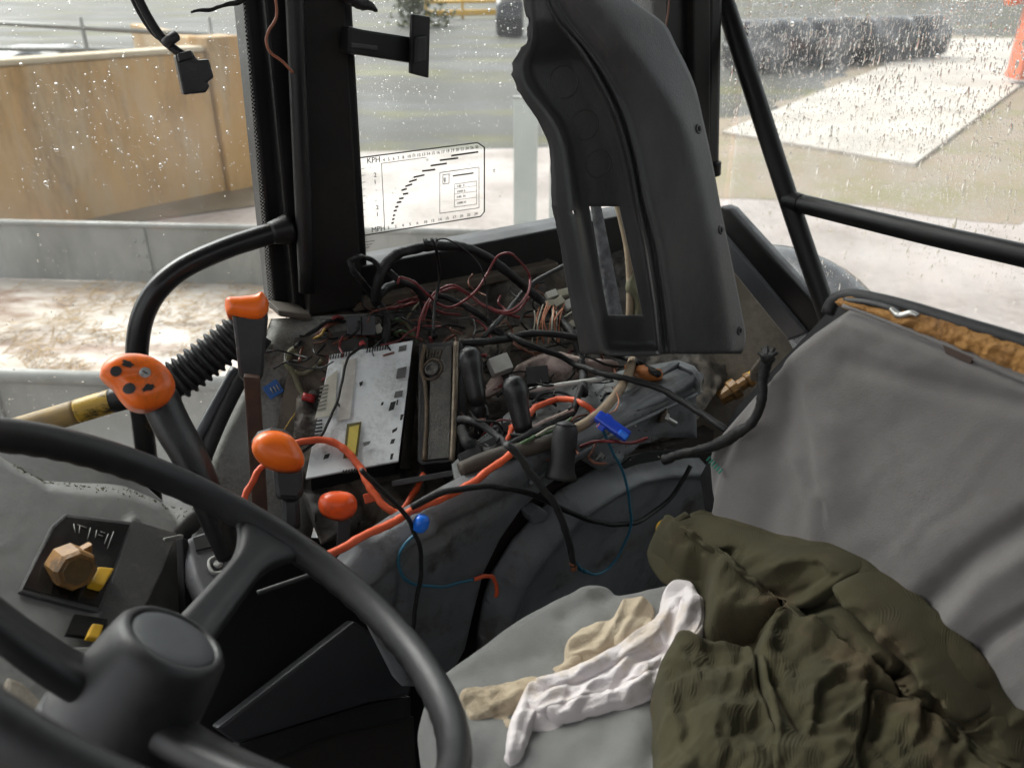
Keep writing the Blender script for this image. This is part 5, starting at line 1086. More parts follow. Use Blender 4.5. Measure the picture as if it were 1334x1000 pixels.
for q in ([(520, 451), (530, 449), (529, 456), (519, 458)], [(518, 480), (530, 477), (528, 491), (516, 493)], [(515, 510), (525, 508), (524, 516), (513, 518)], [(509, 524), (516, 522), (513, 533), (506, 535)], [(517, 521), (519, 520), (518, 527), (516, 527)], [(497, 524), (500, 523), (499, 527), (496, 528)], [(468, 498), (473, 496), (472, 501), (469, 503)], [(473, 576), (483, 574), (481, 578), (474, 581)], [(510, 572), (515, 571), (513, 577), (508, 578)], [(509, 591), (513, 590), (511, 598), (508, 598)], [(423, 592), (430, 590), (428, 596), (421, 598)], [(440, 523), (443, 527), (443, 531), (440, 528)], [(522, 540), (526, 539), (524, 546), (521, 547)], [(511, 560), (518, 556), (517, 560), (511, 564)]):
    rp('punched_slot', q, mat('slot_shadow', (0.12, 0.12, 0.115), .7) if (q[1][0] - q[0][0]) > 8 else M['ink'], 0.0005)
wslab('end_cheek', [P(538, 446, 1.091), P(548, 446, 1.115), P(534, 610, 1.02), P(521, 611, 0.995)], unit(CAM - P(535, 520, 1)), 0.01, M['fascia'], rad, 0.001)
PFa = plane3(P(545, 447, 1.085), P(602, 444, 1.075), P(598, 602, 0.995))
fa_ = thing('radio_fascia', 'dark radio fascia frame with a round button and bronze edges', 'radio fascia', P(570, 610, 1.0))
slab('frame', [(545, 447), (600, 443), (602, 450), (598, 600), (549, 605), (543, 600)], PFa, 0.035, M['rubber'], fa_, 0, 0.003)
slab('face', [(562, 452), (589, 450), (586, 596), (556, 599)], PFa, 0.006, M['fascia'], fa_, 0.0045, 0.0015)
obj('left_edge', mesh('e', *tube([PL(u, v, PFa, .004) for u, v in ((553, 450), (549, 480), (554, 500), (556, 540), (553, 600))], 0.0032, 8)), M['brass'], fa_)
obj('right_edge', mesh('e', *tube([PL(u, v, PFa, .005) for u, v in ((594, 446), (593, 500), (591, 560), (589, 600))], 0.004, 8)), mat('pale_bronze', (0.26, 0.21, 0.15), .4, .4, col2=(.1, .08, .06), scale=60), fa_)
kc = PL(563, 481, PFa, .005)
obj('button', mesh('b', *lathe([(0.010, 0), (0.0095, .003), (0.007, .0032), (0.0066, .002), (0.002, .0016)], kc, PFa[1], 24)), M['fascia'], fa_)
tt = np.linspace(0, 2 * np.pi, 30); a = unit(np.cross(PFa[1], U)); b = np.cross(PFa[1], a)
obj('button_ring', mesh('b', *tube([kc + .0125 * (math.cos(t) * a + 1.2 * math.sin(t) * b) for t in tt], 0.0016, 6, spline=False)), M['brass'], fa_)
for k in range(5): obj('groove', mesh('gv', *tube([PL(557 + k * 4.4, 455, PFa, .0055), PL(556 + k * 4.0, 466, PFa, .0055)], 0.0009, 5, 3)), M['brass'], fa_)
bx('lower_bracket', P(555, 622, 0.985), (unit(P(600, 615, .985) - P(515, 630, .985)), unit(CAM - P(555, 622, .985)), unit(np.cross(unit(P(600, 615, .985) - P(515, 630, .985)), unit(CAM - P(555, 622, .985))))), (0.042, 0.012, 0.0035), M['cableg'], fa_, 0.001)
# ================================================================== wiring
def dwire(u, v, lift):
    """depth over the tray or in front of the sill, whichever is nearer"""
    a = PL(u, v, PC); b = PL(u, v, PW, 0.07); r = ray(u, v)
    d = min((a - CAM) @ r / (r @ r), (b - CAM) @ r / (r @ r))
    if u > 595 and v > 480: d = min(d, (PL(u, v, PLd) - CAM) @ r / (r @ r))
    return CAM + r * (d - lift)
def wire(name, label, pts, r, m, lift=0.03, cat='cable', group=None, pl=None, n=8, flat=1.0):
    if pl is not None: q = [PL(u, v, pl, lift) for u, v in pts]
    else: q = [dwire(u, v, lift + 0.012 * math.sin(i * 1.7)) for i, (u, v) in enumerate(pts)]
    m_ = max(14, len(q) * 6); q = catmull(q, m_); g = RNG.normal(size=(m_, 3))
    for _ in range(4): g[1:-1] = (g[:-2] + g[1:-1] * 2 + g[2:]) / 4
    r0 = np.interp(np.linspace(0, 1, m_), np.linspace(0, 1, len(np.atleast_1d(r))), np.atleast_1d(r)); q = q + g * min(0.0011, float(r0.mean()) * 0.4)
    if r0.mean() > 0.0035:
        w = RNG.uniform(-1, 1, m_); w = np.where(RNG.uniform(size=m_) < .12, 1.6, w); r0 = r0 * (1 + 0.07 * w)
    return tag(obj(name, mesh(name, *tube(q, r0, n, spline=False, flat=flat)), m), label, cat, group)
wire('wiring_harness', 'thick black harness arching over the window sill into the console', [(488, 392), (494, 362), (503, 343), (520, 330), (543, 323), (578, 320), (608, 323), (636, 336), (659, 353), (682, 371), (706, 392), (729, 415), (748, 441), (756, 468), (760, 490), (760, 512)], 0.0068, M['cablek'], 0.05)
wire('wiring_harness', 'taped black loom bent at the pillar foot', [(457, 340), (459, 350), (473, 369), (487, 388), (499, 406), (504, 425), (500, 450)], [0.004, .005, .006, .006], M['cablek'], 0.045)
wire('black_cable', 'black cable hooked over the taped loom by the pillar', [(457, 340), (466, 335), (474, 335), (486, 341), (496, 350), (492, 370)], 0.0035, M['cablek'], 0.05)
wire('black_cable', 'black cable looping down to the top of the radio fascia', [(490, 395), (496, 383), (508, 374), (527, 368), (541, 373), (551, 392), (559, 413), (564, 440)], 0.0058, M['cablek'], 0.04)
wire('black_cable', 'black cable slanting below the big harness', [(506, 355), (525, 368), (550, 378), (562, 383), (589, 390), (617, 404), (636, 420), (652, 436), (690, 450)], 0.0045, M['cablek'], 0.045)
wire('grey_cable', 'grey cable running from the trim panel down left', [(742, 343), (733, 347), (694, 369), (671, 392), (655, 411), (641, 427), (630, 440)], 0.0036, M['cableg'], 0.04)
wire('black_cable', 'long black cable crossing below the trim panel to the back', [(600, 447), (627, 446), (652, 442), (682, 436), (713, 435), (760, 443), (785, 455), (820, 468), (858, 489)], 0.0052, M['cablek'], 0.075)
wire('black_cable', 'black cable running past the channel to the seat', [(660, 436), (690, 450), (724, 461), (753, 476), (790, 488), (820, 494), (860, 506), (888, 522), (926, 546), (950, 562)], 0.0042, M['cablek'], 0.09)
RED = [(543, 440), (548, 415), (557, 392), (571, 378), (589, 372), (608, 381), (627, 395), (650, 405), (671, 402), (687, 383), (690, 364), (682, 346), (666, 331), (652, 331), (643, 341), (627, 369), (610, 388), (589, 400), (573, 397), (557, 383), (538, 367), (522, 361), (519, 368)]
wire('red_wire', 'red wire looping high in front of the sill', RED, 0.0019, M['cablered'], 0.07, 'wire')
wire('red_wire', 'red wire doubled beside the looping one', [(u + 2.5, v + 3) for u, v in RED[1:10]], 0.0016, M['cablered'], 0.068, 'wire')
wire('red_wire', 'dull red wire lying low behind the relay', [(490, 405), (505, 402), (527, 398), (550, 392)], 0.0022, M['cablered'], 0.03, 'wire')
wire('twisted_wire', 'thin twisted black wire hanging from a taped tip', [(561, 312), (566, 318), (571, 343), (572, 367), (566, 399), (565, 432)], 0.0022, M['cablek'], 0.085, 'wire')
wire('taped_tip', 'bundled black tape tip standing above the harness', [(553, 312), (558, 318), (566, 317), (568, 312)], [0.003, 0.005, .0045, .003], M['cablek'], 0.085, 'tape')
wire('thin_wire', 'hair thin black wire arching from the tape tip', [(567, 313), (578, 311), (592, 316), (613, 332), (627, 350), (634, 378), (634, 410)], 0.0011, M['cablek'], 0.08, 'wire')
for k, (c0, lb) in enumerate((((505, 422), 'upper green earth wire curled behind the radio'), ((512, 436), 'lower green earth wire curled behind the radio'))):
    wire('green_wire', lb, [(c0[0], c0[1]), (c0[0] + 12, c0[1] - 6), (c0[0] + 26, c0[1] + 2), (c0[0] + 36, c0[1] + 16)], 0.0018, M['cablegreen'], 0.03, 'wire')
wire('olive_wire', 'olive wire crossing the tray behind the radio', [(548, 392), (538, 404), (530, 418), (540, 440)], 0.0018, M['olivewire'], 0.035, 'wire')
cw = thing('copper_strands', 'tuft of bare copper wire strands below the white connectors', 'wires', dwire(710, 440, 0.02))
for k in range(13):
    u = 698 + k * 3.0 + random.uniform(-3, 3); q = [dwire(u + 6 + random.uniform(-8, 8), 398 + random.uniform(-4, 8), .05 + random.uniform(-.015, .015)), dwire(u + random.uniform(-6, 2), 418, .06 + random.uniform(-.01, .01)), dwire(u + random.uniform(-5, 5), 446 + random.uniform(-6, 6), .04)]
    obj('strand', mesh('st', *tube(q, 0.0011, 5)), M['copper'] if k % 3 else M['cream'], cw)
def block(name, label, u, v, w, h, dth, m, lift, cat, rot=0.0, group=None, tilt=(0, 0, 0), par=None, pl=None, bev=0.0012):
    c = PL(u, v, pl, lift) if pl is not None else dwire(u, v, lift); n = unit(unit(CAM - c) + A(tilt, float)); ax = unit(np.cross(U, n)); ay = np.cross(n, ax)
    a2 = math.cos(rot) * ax + math.sin(rot) * ay; b2 = -math.sin(rot) * ax + math.cos(rot) * ay; d = (c - CAM) @ ray(u, v) / (ray(u, v) @ ray(u, v)); s = d / FPX / 2
    o = bx(name, c, (a2, b2, n), (w * s, h * s, dth / 2), m, par, bev)
    if label: tag(o, label, cat, group)
    return o
for k, (u, v, w, h, r) in enumerate(((718, 384, 15, 9, .3), (733, 382, 16, 9, .2), (727, 394, 15, 10, .5), (741, 397, 14, 12, .4), (716, 396, 11, 8, .1), (744, 424, 10, 9, .6), (750, 432, 9, 7, .3))):
    block('plug_connector', ('white plug at the left end of the connector heap by the trim', 'cream plug at the top right of the connector heap', 'cream plug in the middle of the connector heap', 'white plug at the right of the connector heap, against the trim', 'smallest cream plug at the lower left of the connector heap', 'cream plug below the heap, beside the thick harness', 'lowest white plug under the trim edge')[k], u, v, w, h, 0.014, M['cream'] if k % 3 else M['whiteplastic'], 0.04 + .006 * (k % 3), 'connector', r, 'cream connectors beside the trim panel', (.2, 0, .4))
for u, lb in ((461, 'left of two dark grey relays behind the radio'), (480, 'right of two dark grey relays behind the radio')):
    block('relay', lb, u, 424, 18, 25, 0.02, mat('relay_case', (0.03, 0.031, 0.034), .45), 0.05, 'relay', -.05, 'relays')
block('relay_plug', 'whitish plug stuck beside the right relay', 493, 428, 10, 12, 0.012, M['cream'], 0.045, 'connector', .4)
tag(obj('red_bead', mesh('rb', *lathe([(.001, -.005), (.0035, -.003), (.0045, 0), (.0035, .003), (.001, .005)], dwire(472, 448, .05), U, 12)), M['redplastic']), 'tiny red bead at the top edge of the white radio', 'bead')
for k, (pts, m, r, lb) in enumerate((([(450, 420), (430, 418), (412, 428), (396, 440), (384, 452)], 'cablek', .0028, 'black wire arching left from the relays'), ([(450, 418), (428, 424), (408, 440), (394, 455), (390, 470)], 'cablebrown', .002, 'brown wire arching left from the relays'),
        ([(448, 414), (435, 414), (418, 432), (405, 444)], 'cablered', .0026, 'short red wire at the left relay'), ([(430, 420), (418, 435), (408, 442), (402, 446)], 'cableyellow', .0018, 'ochre wire strand left of the relays'),
        ([(384, 452), (376, 462), (374, 475), (384, 490), (392, 510), (398, 520)], 'olivewire', .004, 'olive taped loom curling down the wing panel'), ([(372, 463), (382, 458), (390, 462)], 'olivewire', .0025, 'short olive wire stub on the wing panel'),
        ([(384, 484), (398, 486), (410, 478), (420, 468)], 'olivewire', .003, 'olive loom branch towards the radio'), ([(370, 560), (380, 545), (390, 530), (396, 520)], 'cableyellow', .0009, 'thin yellow wire left of the radio'))):
    wire('loom_wire', lb, pts, r, M[m], 0.022, 'wire', pl=PF if k > 3 else None)
yc = thing('yellow_spade', 'yellow frayed spade connector left of the radio', 'connector', PL(392, 525, PF, .02))
obj('sleeve', mesh('y', *tube([PL(396, 516, PF, .022), PL(393, 524, PF, .022), PL(387, 536, PF, .022)], [.0015, .004, .002], 8)), M['cableyellow'], yc)
tag(obj('red_sleeve', mesh('y', *tube([PL(394, 516, PF, .03), PL(410, 520, PF, .03)], .0055, 10, 4)), M['redplastic']), 'red plastic sleeve connector tucked under the radio edge', 'connector')
bt = block('blue_tag', 'small blue tag with white marks stuck to the wing panel', 356, 507, 21, 19, 0.003, M['bluetag'], 0.012, 'tag', 0.45, pl=PF)
for k in range(3):
    q = PL(352 + k * 4, 505 - k * 2, PF, .015); q2 = PL(356 + k * 4, 512 - k * 2, PF, .015)
    obj('white_mark', mesh('m', *tube([q, q2], .0008, 5, 2, spline=False)), M['whiteink'], bt)
# thin black wire over the radio
wire('thin_wire', 'thin black wire lying across the white radio case', [(474, 450), (462, 458), (452, 468), (447, 490), (440, 520), (428, 548), (418, 568), (402, 582), (392, 590)], 0.0019, M['cablek'], 0.006, 'wire', pl=PR)
# orange cables
wire('orange_cable', 'thick orange cable arching from the oval knob across the radio corner', [(385, 577), (400, 574), (420, 573), (445, 582), (465, 603), (482, 635), (498, 656), (512, 667), (524, 670)], 0.0044, M['orangewire'], 0.032, pl=PC)
wire('orange_cable', 'orange cable dropping left of the oval knob to the lever gate', [(352, 600), (338, 612), (325, 634), (314, 660), (303, 690), (301, 715), (312, 740)], 0.0036, M['orangewire'], 0.0, pl=facing(330, 640, 0.835))
wire('orange_cable', 'straight orange cable along the console edge', [(405, 735), (448, 712), (470, 700), (500, 686), (530, 670), (560, 655), (590, 641), (620, 626), (650, 604), (668, 588)], 0.0042, M['orangewire'], 0.012, pl=PK)
wire('orange_cable', 'short orange cable branch under the fascia', [(522, 668), (533, 652), (545, 632), (552, 616)], 0.0038, M['orangewire'], 0.016, pl=PC)
wire('orange_cable', 'orange cable arching behind the booted lever', [(686, 548), (692, 536), (705, 527), (725, 520), (745, 521), (762, 527), (772, 535), (778, 545)], 0.004, M['orangewire'], 0.05)
wire('orange_wire', 'flat frayed orange strip between the black levers', [(668, 556), (664, 566), (660, 576)], [0.004, .0025], M['orangewire'], 0.04, 'wire')
block('orange_tab', 'square orange tab beside the red-orange knob', 482, 648, 16, 13, 0.004, M['orangewire'], 0.02, 'tab', .15, pl=PC)
# pinkish rag, white stick, connectors
RP = [(672, 478), (688, 468), (705, 461), (728, 458), (745, 462), (770, 466), (800, 470), (806, 478), (795, 486), (770, 488), (750, 492), (735, 496), (715, 490), (700, 478), (690, 482), (682, 490)]
PRg = plane(dwire(735, 478, 0.04), unit(U * .8 - R * .6))
tag(patch('grubby_rag', RP, onplane(PRg), hrag([([(680, 480), (710, 468), (740, 470), (790, 476)], .010, 7), ([(700, 466), (740, 480), (790, 484)], -.006, 5)], 0.016, 61), 1.8, M['ragpink'], None, 0.02, loop=120), 'grubby pinkish rag stuffed among the console wiring', 'rag')
tag(patch('grubby_rag', [(632, 505), (640, 492), (650, 488), (656, 497), (654, 506), (640, 514), (628, 516)], onplane(plane(dwire(642, 502, 0.03), unit(U * .8 - R * .6))), hrag([], 0.012, 66), 1.8, M['ragpink'], None, 0.01, loop=60), 'scrap of grubby rag between the two black lever grips', 'rag')
block('white_connector', 'white square connector block between the black lever grips', 651, 476, 27, 22, 0.022, M['whiteplastic'], 0.06, 'connector', .25, tilt=(.2, 0, .5))
block('black_box', 'black plastic block in front of the grubby rag', 700, 492, 28, 24, 0.03, M['rubber'], 0.05, 'connector', .1, tilt=(0, 0, .4))
ws = thing('white_rod', 'white rod with a metal tip lying across the console', 'rod', dwire(740, 500, .05))
obj('shaft', mesh('w', *tube([dwire(690, 508, .055), dwire(740, 500, .055), dwire(784, 494, .055)], 0.0035, 10)), M['whiteplastic'], ws)
obj('tip', mesh('w', *tube([dwire(784, 494, .055), dwire(790, 491, .055), dwire(797, 494, .055)], [.003, .0055, .003], 10)), M['steel'], ws)
tag(obj('tan_tube', mesh('tt', *tube([dwire(824, 470, .075), dwire(818, 488, .078), dwire(804, 512, .08), dwire(785, 534, .08), dwire(765, 550, .078), dwire(746, 560, .07)], [.007, .0065, .0062, .0062, .006, .006], 12)), M['tan']), 'dirty tan tube curving behind the short booted lever', 'tube')
tag(obj('brown_hose', mesh('tt', *tube([dwire(735, 568, .05), dwire(715, 576, .05), dwire(690, 584, .05), dwire(660, 590, .05), dwire(630, 600, .045), dwire(600, 612, .04)], [.0075, .0085, .009, .0095, .010, .009], 12)), M['brownhose']), 'brown sleeved hose lying along the console edge', 'hose')
wire('grey_cable', 'grey cable crossing between the black lever grips', [(600, 545), (615, 548), (635, 558), (652, 572), (660, 582)], 0.0045, M['cableg'], 0.045)
wire('black_cable', 'thick black cable curled below the leaning lever', [(602, 560), (608, 575), (620, 584), (634, 588), (650, 586)], 0.007, M['cablek'], 0.03)
wire('loom_wire', 'dark wire bundle sweeping to the tan tube', [(660, 584), (690, 566), (720, 550), (744, 538), (752, 520), (758, 505)], 0.0048, M['cablek'], 0.055, 'wire')
wire('loom_wire', 'pale green wire in the sweeping bundle', [(676, 580), (690, 572), (705, 566), (730, 556), (746, 544)], 0.0022, M['cablegreen'], 0.062, 'wire')
wire('loom_wire', 'pink wire in the sweeping bundle', [(694, 556), (715, 546), (735, 538), (746, 534)], 0.0022, M['ragpink'], 0.062, 'wire')
wire('loom_wire', 'cream wire in the sweeping bundle', [(694, 570), (715, 558), (733, 550)], 0.0018, M['cream'], 0.066, 'wire')
wire('steel_wire', 'thin curled steel wire beside the blue connector', [(800, 505), (806, 520), (802, 534), (790, 540), (778, 556)], 0.0008, M['copper'], 0.085, 'wire')
for u, v, w, h, lb in ((612, 592, 30, 12, 'left'), (655, 560, 26, 14, 'upper'), (640, 578, 28, 12, 'middle')):
    block('grey_clip', f'grey plastic clip under the black levers, {lb} of three', u, v, w, h, 0.012, M['cableg'], 0.02, 'clip', .4, 'grey clips', (.1, 0, .5))
bc = block('blue_connector', 'bright blue cable connector on the console ledge', 798, 555, 50, 15, 0.014, M['blueplastic'], 0.075, 'connector', -0.62, tilt=(.1, 0, .3), bev=.003)
block('collar', None, 788, 550, 12, 24, 0.020, M['blueplastic'], 0.078, '', -0.62, par=bc, bev=.003)
block('tongue', None, 812, 566, 14, 8, 0.008, M['bluecap'], 0.078, '', -0.62, par=bc, bev=.002)
block('rear_stub', None, 775, 540, 12, 12, 0.012, M['redplastic'], 0.075, '', -0.62, par=bc, bev=.002)
for pts, r, m, lf, lb in (([(784, 558), (796, 584), (810, 612), (818, 640), (822, 680), (812, 710), (796, 736), (776, 748), (758, 742)], .0019, 'cableblue', .03, 'thin blue wire hanging in a loop down the console'),):
    wire('blue_wire', lb, pts, r, M[m], lf, 'wire', pl=PK)
wire('blue_wire', 'blue sleeved end at the bottom of the hanging blue loop', [(748, 732), (756, 740), (766, 746)], 0.003, M['cableblue'], 0.03, 'wire', pl=PK)
wire('black_cable', 'black cable sagging across the curved door panel', [(538, 662), (560, 648), (590, 638), (640, 633), (680, 640), (720, 656), (760, 674), (800, 683), (835, 678), (870, 652), (890, 625), (900, 606)], 0.0034, M['cablek'], 0.026, pl=PK)
wire('grey_cable', 'cut grey cable hanging down with bare copper end', [(660, 578), (672, 590), (690, 612), (708, 638), (722, 655), (732, 678), (741, 708), (747, 734)], 0.0042, M['cableg'], 0.034, pl=PK)
wire('copper_end', 'bare copper end of the cut grey cable', [(746, 732), (748, 740)], 0.004, M['copper'], 0.034, 'wire', pl=PK)
wire('black_cable', 'thin black cable hanging straight down the console front', [(470, 612), (490, 632), (515, 655), (529, 672), (542, 700), (549, 722), (547, 757), (540, 800), (536, 830)], 0.0024, M['cablek'], 0.018, pl=PK)
wire('blue_wire', 'dull blue wire curled on the console skin', [(545, 692), (528, 708), (519, 728), (524, 748), (540, 760), (575, 764), (600, 758), (618, 754)], 0.0018, M['cableblue'], 0.008, 'wire', pl=PK)
wire('red_wire', 'short red wire end in the console slot', [(618, 754), (632, 750), (642, 752), (647, 766), (646, 778)], 0.0026, M['orangewire'], 0.010, 'wire', pl=PK)
tag(obj('blue_plug', mesh('bc', *lathe([(.002, -.009), (.0065, -.007), (.0085, -.001), (.008, .005), (.005, .009)], PL(548, 682, PK, .022), unit(B * .5 + U), 14)), M['bluecap']), 'bright blue cap beside the straight orange cable', 'plug')
# braided pigtail from the seat
wire('braided_cable', 'frayed black braided cable looped over the seat edge', [(866, 598), (890, 590), (920, 583), (948, 572), (968, 560), (984, 544), (992, 520), (993, 496), (996, 478), (1000, 462)], [0.0055, .005, .0045, .006, .0065, .005, .0048, .005, .007], M['cablek'], 0.012, pl=PB)
fr_ = thing('frayed_ends', 'frayed black wire ends at the tip of the braided cable', 'wires', P(1000, 462, 0.84))
for k in range(7):
    e = (988 + k * 4 + random.uniform(-3, 3), 452 + abs(k - 3) * 2 + random.uniform(-3, 4)); obj('strand', mesh('f', *tube([PL(998, 472, PB, .016), PL((998 + e[0]) / 2 + 1, 463, PB, .02), PL(*e, PB, .016)], [.003, .0026, .002], 6)), M['cablek'], fr_)
tag(obj('brown_strap', mesh('bs', *tube([PL(1000, 465, PB, .006), PL(990, 482, PB, .002), PL(984, 494, PB, -.01)], [.006, .009, .006], 8, flat=.4)), M['brownhose']), 'brown frayed strap hanging behind the braided cable', 'strap')
wire('orange_grease', 'dull orange hose piece behind the tan tube', [(822, 480), (840, 486), (858, 488)], 0.009, mat('dull_orange', (0.42, 0.14, 0.03), .6), 0.04, 'hose')
# many small loom strands to fill the tray
def strand_fill():
    t = thing('loose_strands', 'tangle of thin loose strands lying in the wiring tray', 'wires', dwire(640, 450, 0.0))
    ms = ['cablek', 'cablebrown', 'cablek', 'cableg', 'cablek', 'cablered', 'cablek', 'cablebrown']
    for k in range(130):
        u, v = random.uniform(490, 760), random.uniform(385, 470)
        if k > 75: u, v = random.uniform(600, 790), random.uniform(490, 590)
        if k > 112: u, v = random.uniform(395, 470), random.uniform(430, 480)
        a = random.uniform(0, 6.28); pts = []
        for s in range(5):
            pts.append(dwire(u, v, random.uniform(0.005, 0.035 if k % 3 else 0.075))); a += random.uniform(-1.1, 1.1); u += (15 if k % 3 else 24) * math.cos(a); v += (9 if k % 3 else 13) * math.sin(a)
        obj('strand', mesh('s', *tube(pts, random.uniform(.0009, .0024), 5)), M[ms[k % 8]], t)
strand_fill()
# ================================================================== items on pillar and glass
br = thing('accessory_bracket', 'black bracket arm with upright plate fixed to the pillar', 'bracket', PL(458, 60, PW, .05))
PBr = plane(PL(500, 60, PW, 0.07), unit(PW[1] + A([.2, 0, 0])))
slab('arm', [(455, 34), (470, 38), (548, 50), (552, 72), (545, 84), (455, 70)], PBr, 0.02, M['frame'], br, 0, 0.003)
slab('arm_slot', [(458, 56), (492, 60), (492, 66), (458, 62)], PBr, 0.003, M['cableg'], br, 0.003, 0.001)
slab('plate', [(538, 18), (561, 22), (559, 102), (536, 96)], PBr, 0.008, M['frame'], br, 0.012, 0.002)
slab('clamp', [(543, 48), (557, 46), (556, 80), (542, 84)], PBr, 0.012, M['rubber'], br, 0.018, 0.003)
wire('foam_tuft', 'dark ragged tuft hanging at the top of the window', [(450, -10), (468, 4), (482, 8), (492, 15)], [.012, .008, .006, .002], M['rubber'], 0.06, 'tuft', pl=PW)
hc = thing('hanging_plug', 'black plug connector dangling on wires before the left window', 'connector', P(255, 125, 0.93))
PHc = facing(252, 95, 0.93, (.1, 0, 0))
slab('housing', [(228, 72), (250, 66), (257, 78), (272, 77), (279, 101), (270, 108), (274, 112), (268, 121), (239, 124)], PHc, 0.03, M['grip'], hc, 0, 0.003)
slab('latch', [(231, 70), (249, 65), (252, 76), (233, 81)], PHc, 0.012, M['rubber'], hc, 0.008, 0.002)
obj('lead', mesh('l', *tube([P(168, -30, .9), P(185, 8, .91), P(205, 42, .92), P(222, 60, .925), P(238, 72, .928)], .0052, 10)), M['cablek'], hc)
obj('lead', mesh('l', *tube([P(160, -30, .905), P(180, 14, .915), P(200, 44, .925), P(218, 56, .928), P(232, 72, .93)], .0028, 8)), M['cablek'], hc)
obj('tie', mesh('l', *tube([P(216, 56, .92), P(222, 52, .915), P(229, 47, .92)], .006, 10)), M['rubber'], hc)
wire('brown_wire', 'thin copper brown wire trailing down the black pillar', [(354, -20), (359, 2), (360, 22), (350, 40), (347, 55), (352, 68), (368, 80), (382, 95)], 0.0017, mat('copper_sheath', (0.30, 0.10, 0.05), .5), 0.075, 'wire', pl=PW)
wire('twig_wire', 'ragged black wire end sticking out from the pillar top', [(248, 16), (270, 13), (290, 8), (310, 2), (325, -8)], [.0012, .0025, .002, .0035, .004], M['cablek'], 0.03, 'wire', pl=PW)
wire('brown_wire', 'thin brown wire dangling beside the rear pillar', [(873, -10), (870, 20), (866, 45), (874, 62), (888, 74)], 0.0014, M['cablebrown'], 0.06, 'wire', pl=PW)
# ================================================================== speed chart sticker on the side glass
OFFS = 0.003
st = thing('speed_chart', 'clear sticker with stepped black gear speed chart on the side window', 'sticker', PL(550, 290, PW, OFFS))
slab('film', [(466, 206), (622, 186), (630, 190), (631, 276), (626, 282), (466, 308)], PW, 0.0003, M['film'], st, OFFS)
def ln(a, b, r=0.0006, name='chart_line', m=None): return obj(name, mesh('ln', *tube([PL(a[0], a[1], PW, OFFS + .0008), PL(b[0], b[1], PW, OFFS + .0008)], r, 4, 2, spline=False)), m or M['ink'], st)
ln((466, 206), (622, 186), .0009, 'border'); ln((466, 308), (626, 282), .0009, 'border'); ln((631, 192), (631, 276), .0012, 'border'); ln((622, 186), (631, 192), .0009, 'border'); ln((626, 282), (631, 276), .0009, 'border')
ln((497, 213), (501, 294), .0005); ln((497, 213), (556, 205), .0004)
for (x0, y0, x1, y1) in ((588, 203, 623, 198), (573, 209, 597, 206), (561, 216, 582, 213), (550, 223, 567, 221), (539, 231, 553, 228), (533, 237, 543, 234), (528, 243, 537, 240), (523, 248, 530, 246), (525, 253, 532, 252), (520, 259, 526, 258), (517, 264, 523, 263), (515, 270, 519, 269), (513, 275, 517, 274), (512, 281, 515, 280), (511, 286, 514, 285), (510, 291, 513, 290)):
    slab('chart_bar', [(x0, y0 - 1.1), (x1, y1 - 1.1), (x1, y1 + 1.1), (x0, y0 + 1.1)], PW, .0004, M['ink'], st, OFFS + .001)
def tx(s, u, v, size, name='chart_text'): return text(name, s, size, PL(u, v, PW, OFFS + .001), B, U, M['ink'], st)
tx('KPH', 478, 213, 0.011); tx('MPH', 484, 303, 0.011)
for i, s in enumerate(('4', '5', '6', '7', '8', '10', '11', '12', '13', '14', '15', '16', '17', '18', '19', '20', '22', '24', '26', '30')): tx(s, 499 + i * 6.3, 210.5 - i * 0.88, 0.0062)
for i, s in enumerate(('2', '3', '4', '5', '6', '10', '12', '14', '15', '17', '20', '22', '24')): tx(s, 505 + i * 9.4, 298.5 - i * 1.5, 0.0062)
for u, v in ((487, 231), (490, 273)): tx('2', u, v, 0.009); tx('1', u, v + 9, 0.009)
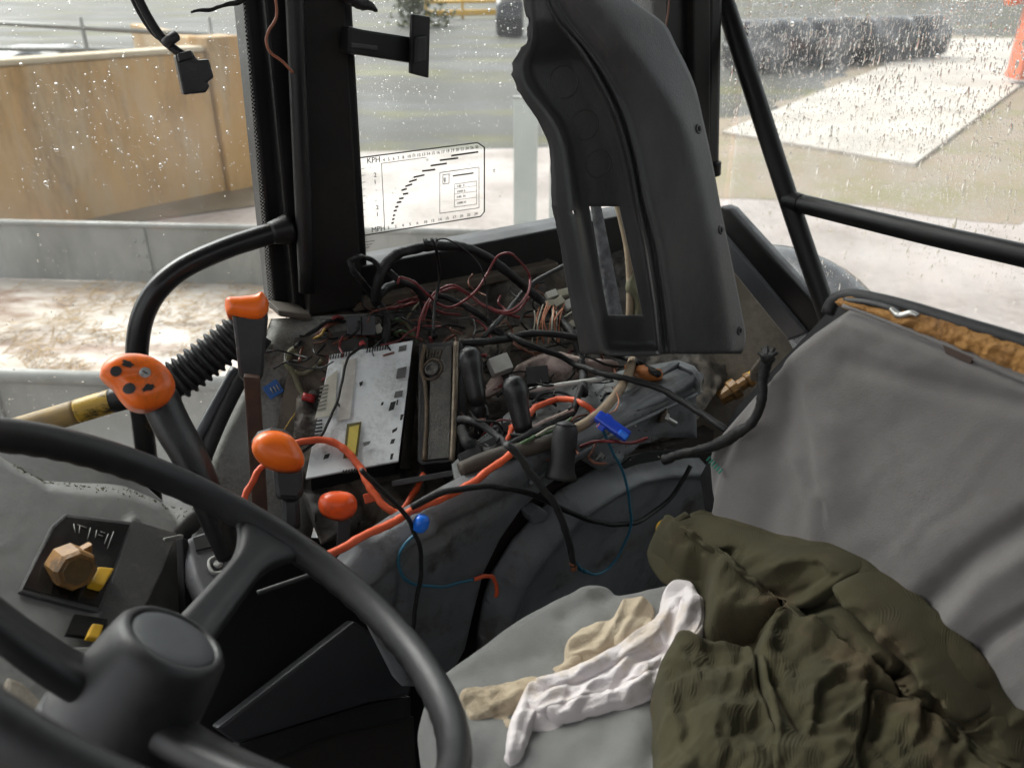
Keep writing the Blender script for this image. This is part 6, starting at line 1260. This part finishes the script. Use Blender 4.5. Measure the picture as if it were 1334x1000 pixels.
def box4(x0, y0, x1, y1, r=.0005):
    s = -0.14
    q = [(x0, y0), (x1, y0 + s * (x1 - x0)), (x1, y1 + s * (x1 - x0)), (x0, y1)]
    for i in range(4): ln(q[i], q[(i + 1) % 4], r, 'panel_border')
box4(573, 225, 624, 278); box4(577, 228, 585, 240); box4(592, 240, 621, 270, .0004)
slab('bold_line', [(590, 228.4), (617, 224.6), (617, 226.4), (590, 230.2)], PW, .0004, M['ink'], st, OFFS + .001)
for y in (246, 253, 261): ln((592, y), (621, y - 4), .0003)
for i, y in enumerate((244.5, 251.5, 258.5, 266.5)): tx(('540  E', '1000 E', '540  N', '1000 N')[i], 595, y, 0.0055)
tx('E', 578.5, 238, 0.008)
for k in range(8): ln((471, 220 + k * 9), (476, 219 + k * 9), .0003)
for k in range(3): ln((472, 316 + k * 4), (488 - k * 3, 313.5 + k * 4), .0004)

# crumbs of dirt and dried moss on the ledges
def crumbs(name, label, n, fn, size, m):
    V, F = [], []
    for k in range(n):
        p = fn(); a = unit(RNG.normal(size=3)); b = unit(np.cross(a, RNG.normal(size=3))); c_ = np.cross(a, b); z = size * RNG.uniform(.4, 1.5); o = len(V)
        V += [p + a * z, p - a * z * .6 + b * z * .7, p - a * z * .5 - b * z * .7, p + c_ * z * .6]; F += [(o, o + 1, o + 2), (o, o + 1, o + 3), (o + 1, o + 2, o + 3), (o, o + 2, o + 3)]
    ob = obj(name, mesh(name, V, F), m, None, False); ob['kind'] = 'stuff'; ob['label'] = label; ob['category'] = 'dirt'
def on_dash():
    t = RNG.uniform(0, 1) ** 1.0; u = 20 + 235 * t; v = 598 + 62 * t ** 1.25 + RNG.normal() * 9
    p, n = onplane(PD)(A([u]), A([v])); return p[0] + n[0] * (hdash(A([u]), A([v]), A([40.]))[0] + .0008)
crumbs('moss_crumbs', 'dry moss and dirt crumbs along the top of the dashboard', 170, on_dash, 0.0015, M['olivewire'])
crumbs('tray_grit', 'dark grit and plastic crumbs strewn over the wiring tray', 900, lambda: dwire(RNG.uniform(470, 880), RNG.uniform(400, 600), RNG.uniform(-.004, .012)), 0.0018, mat('grit', (.10, .085, .065), .8, col2=(.03, .027, .024), scale=90))
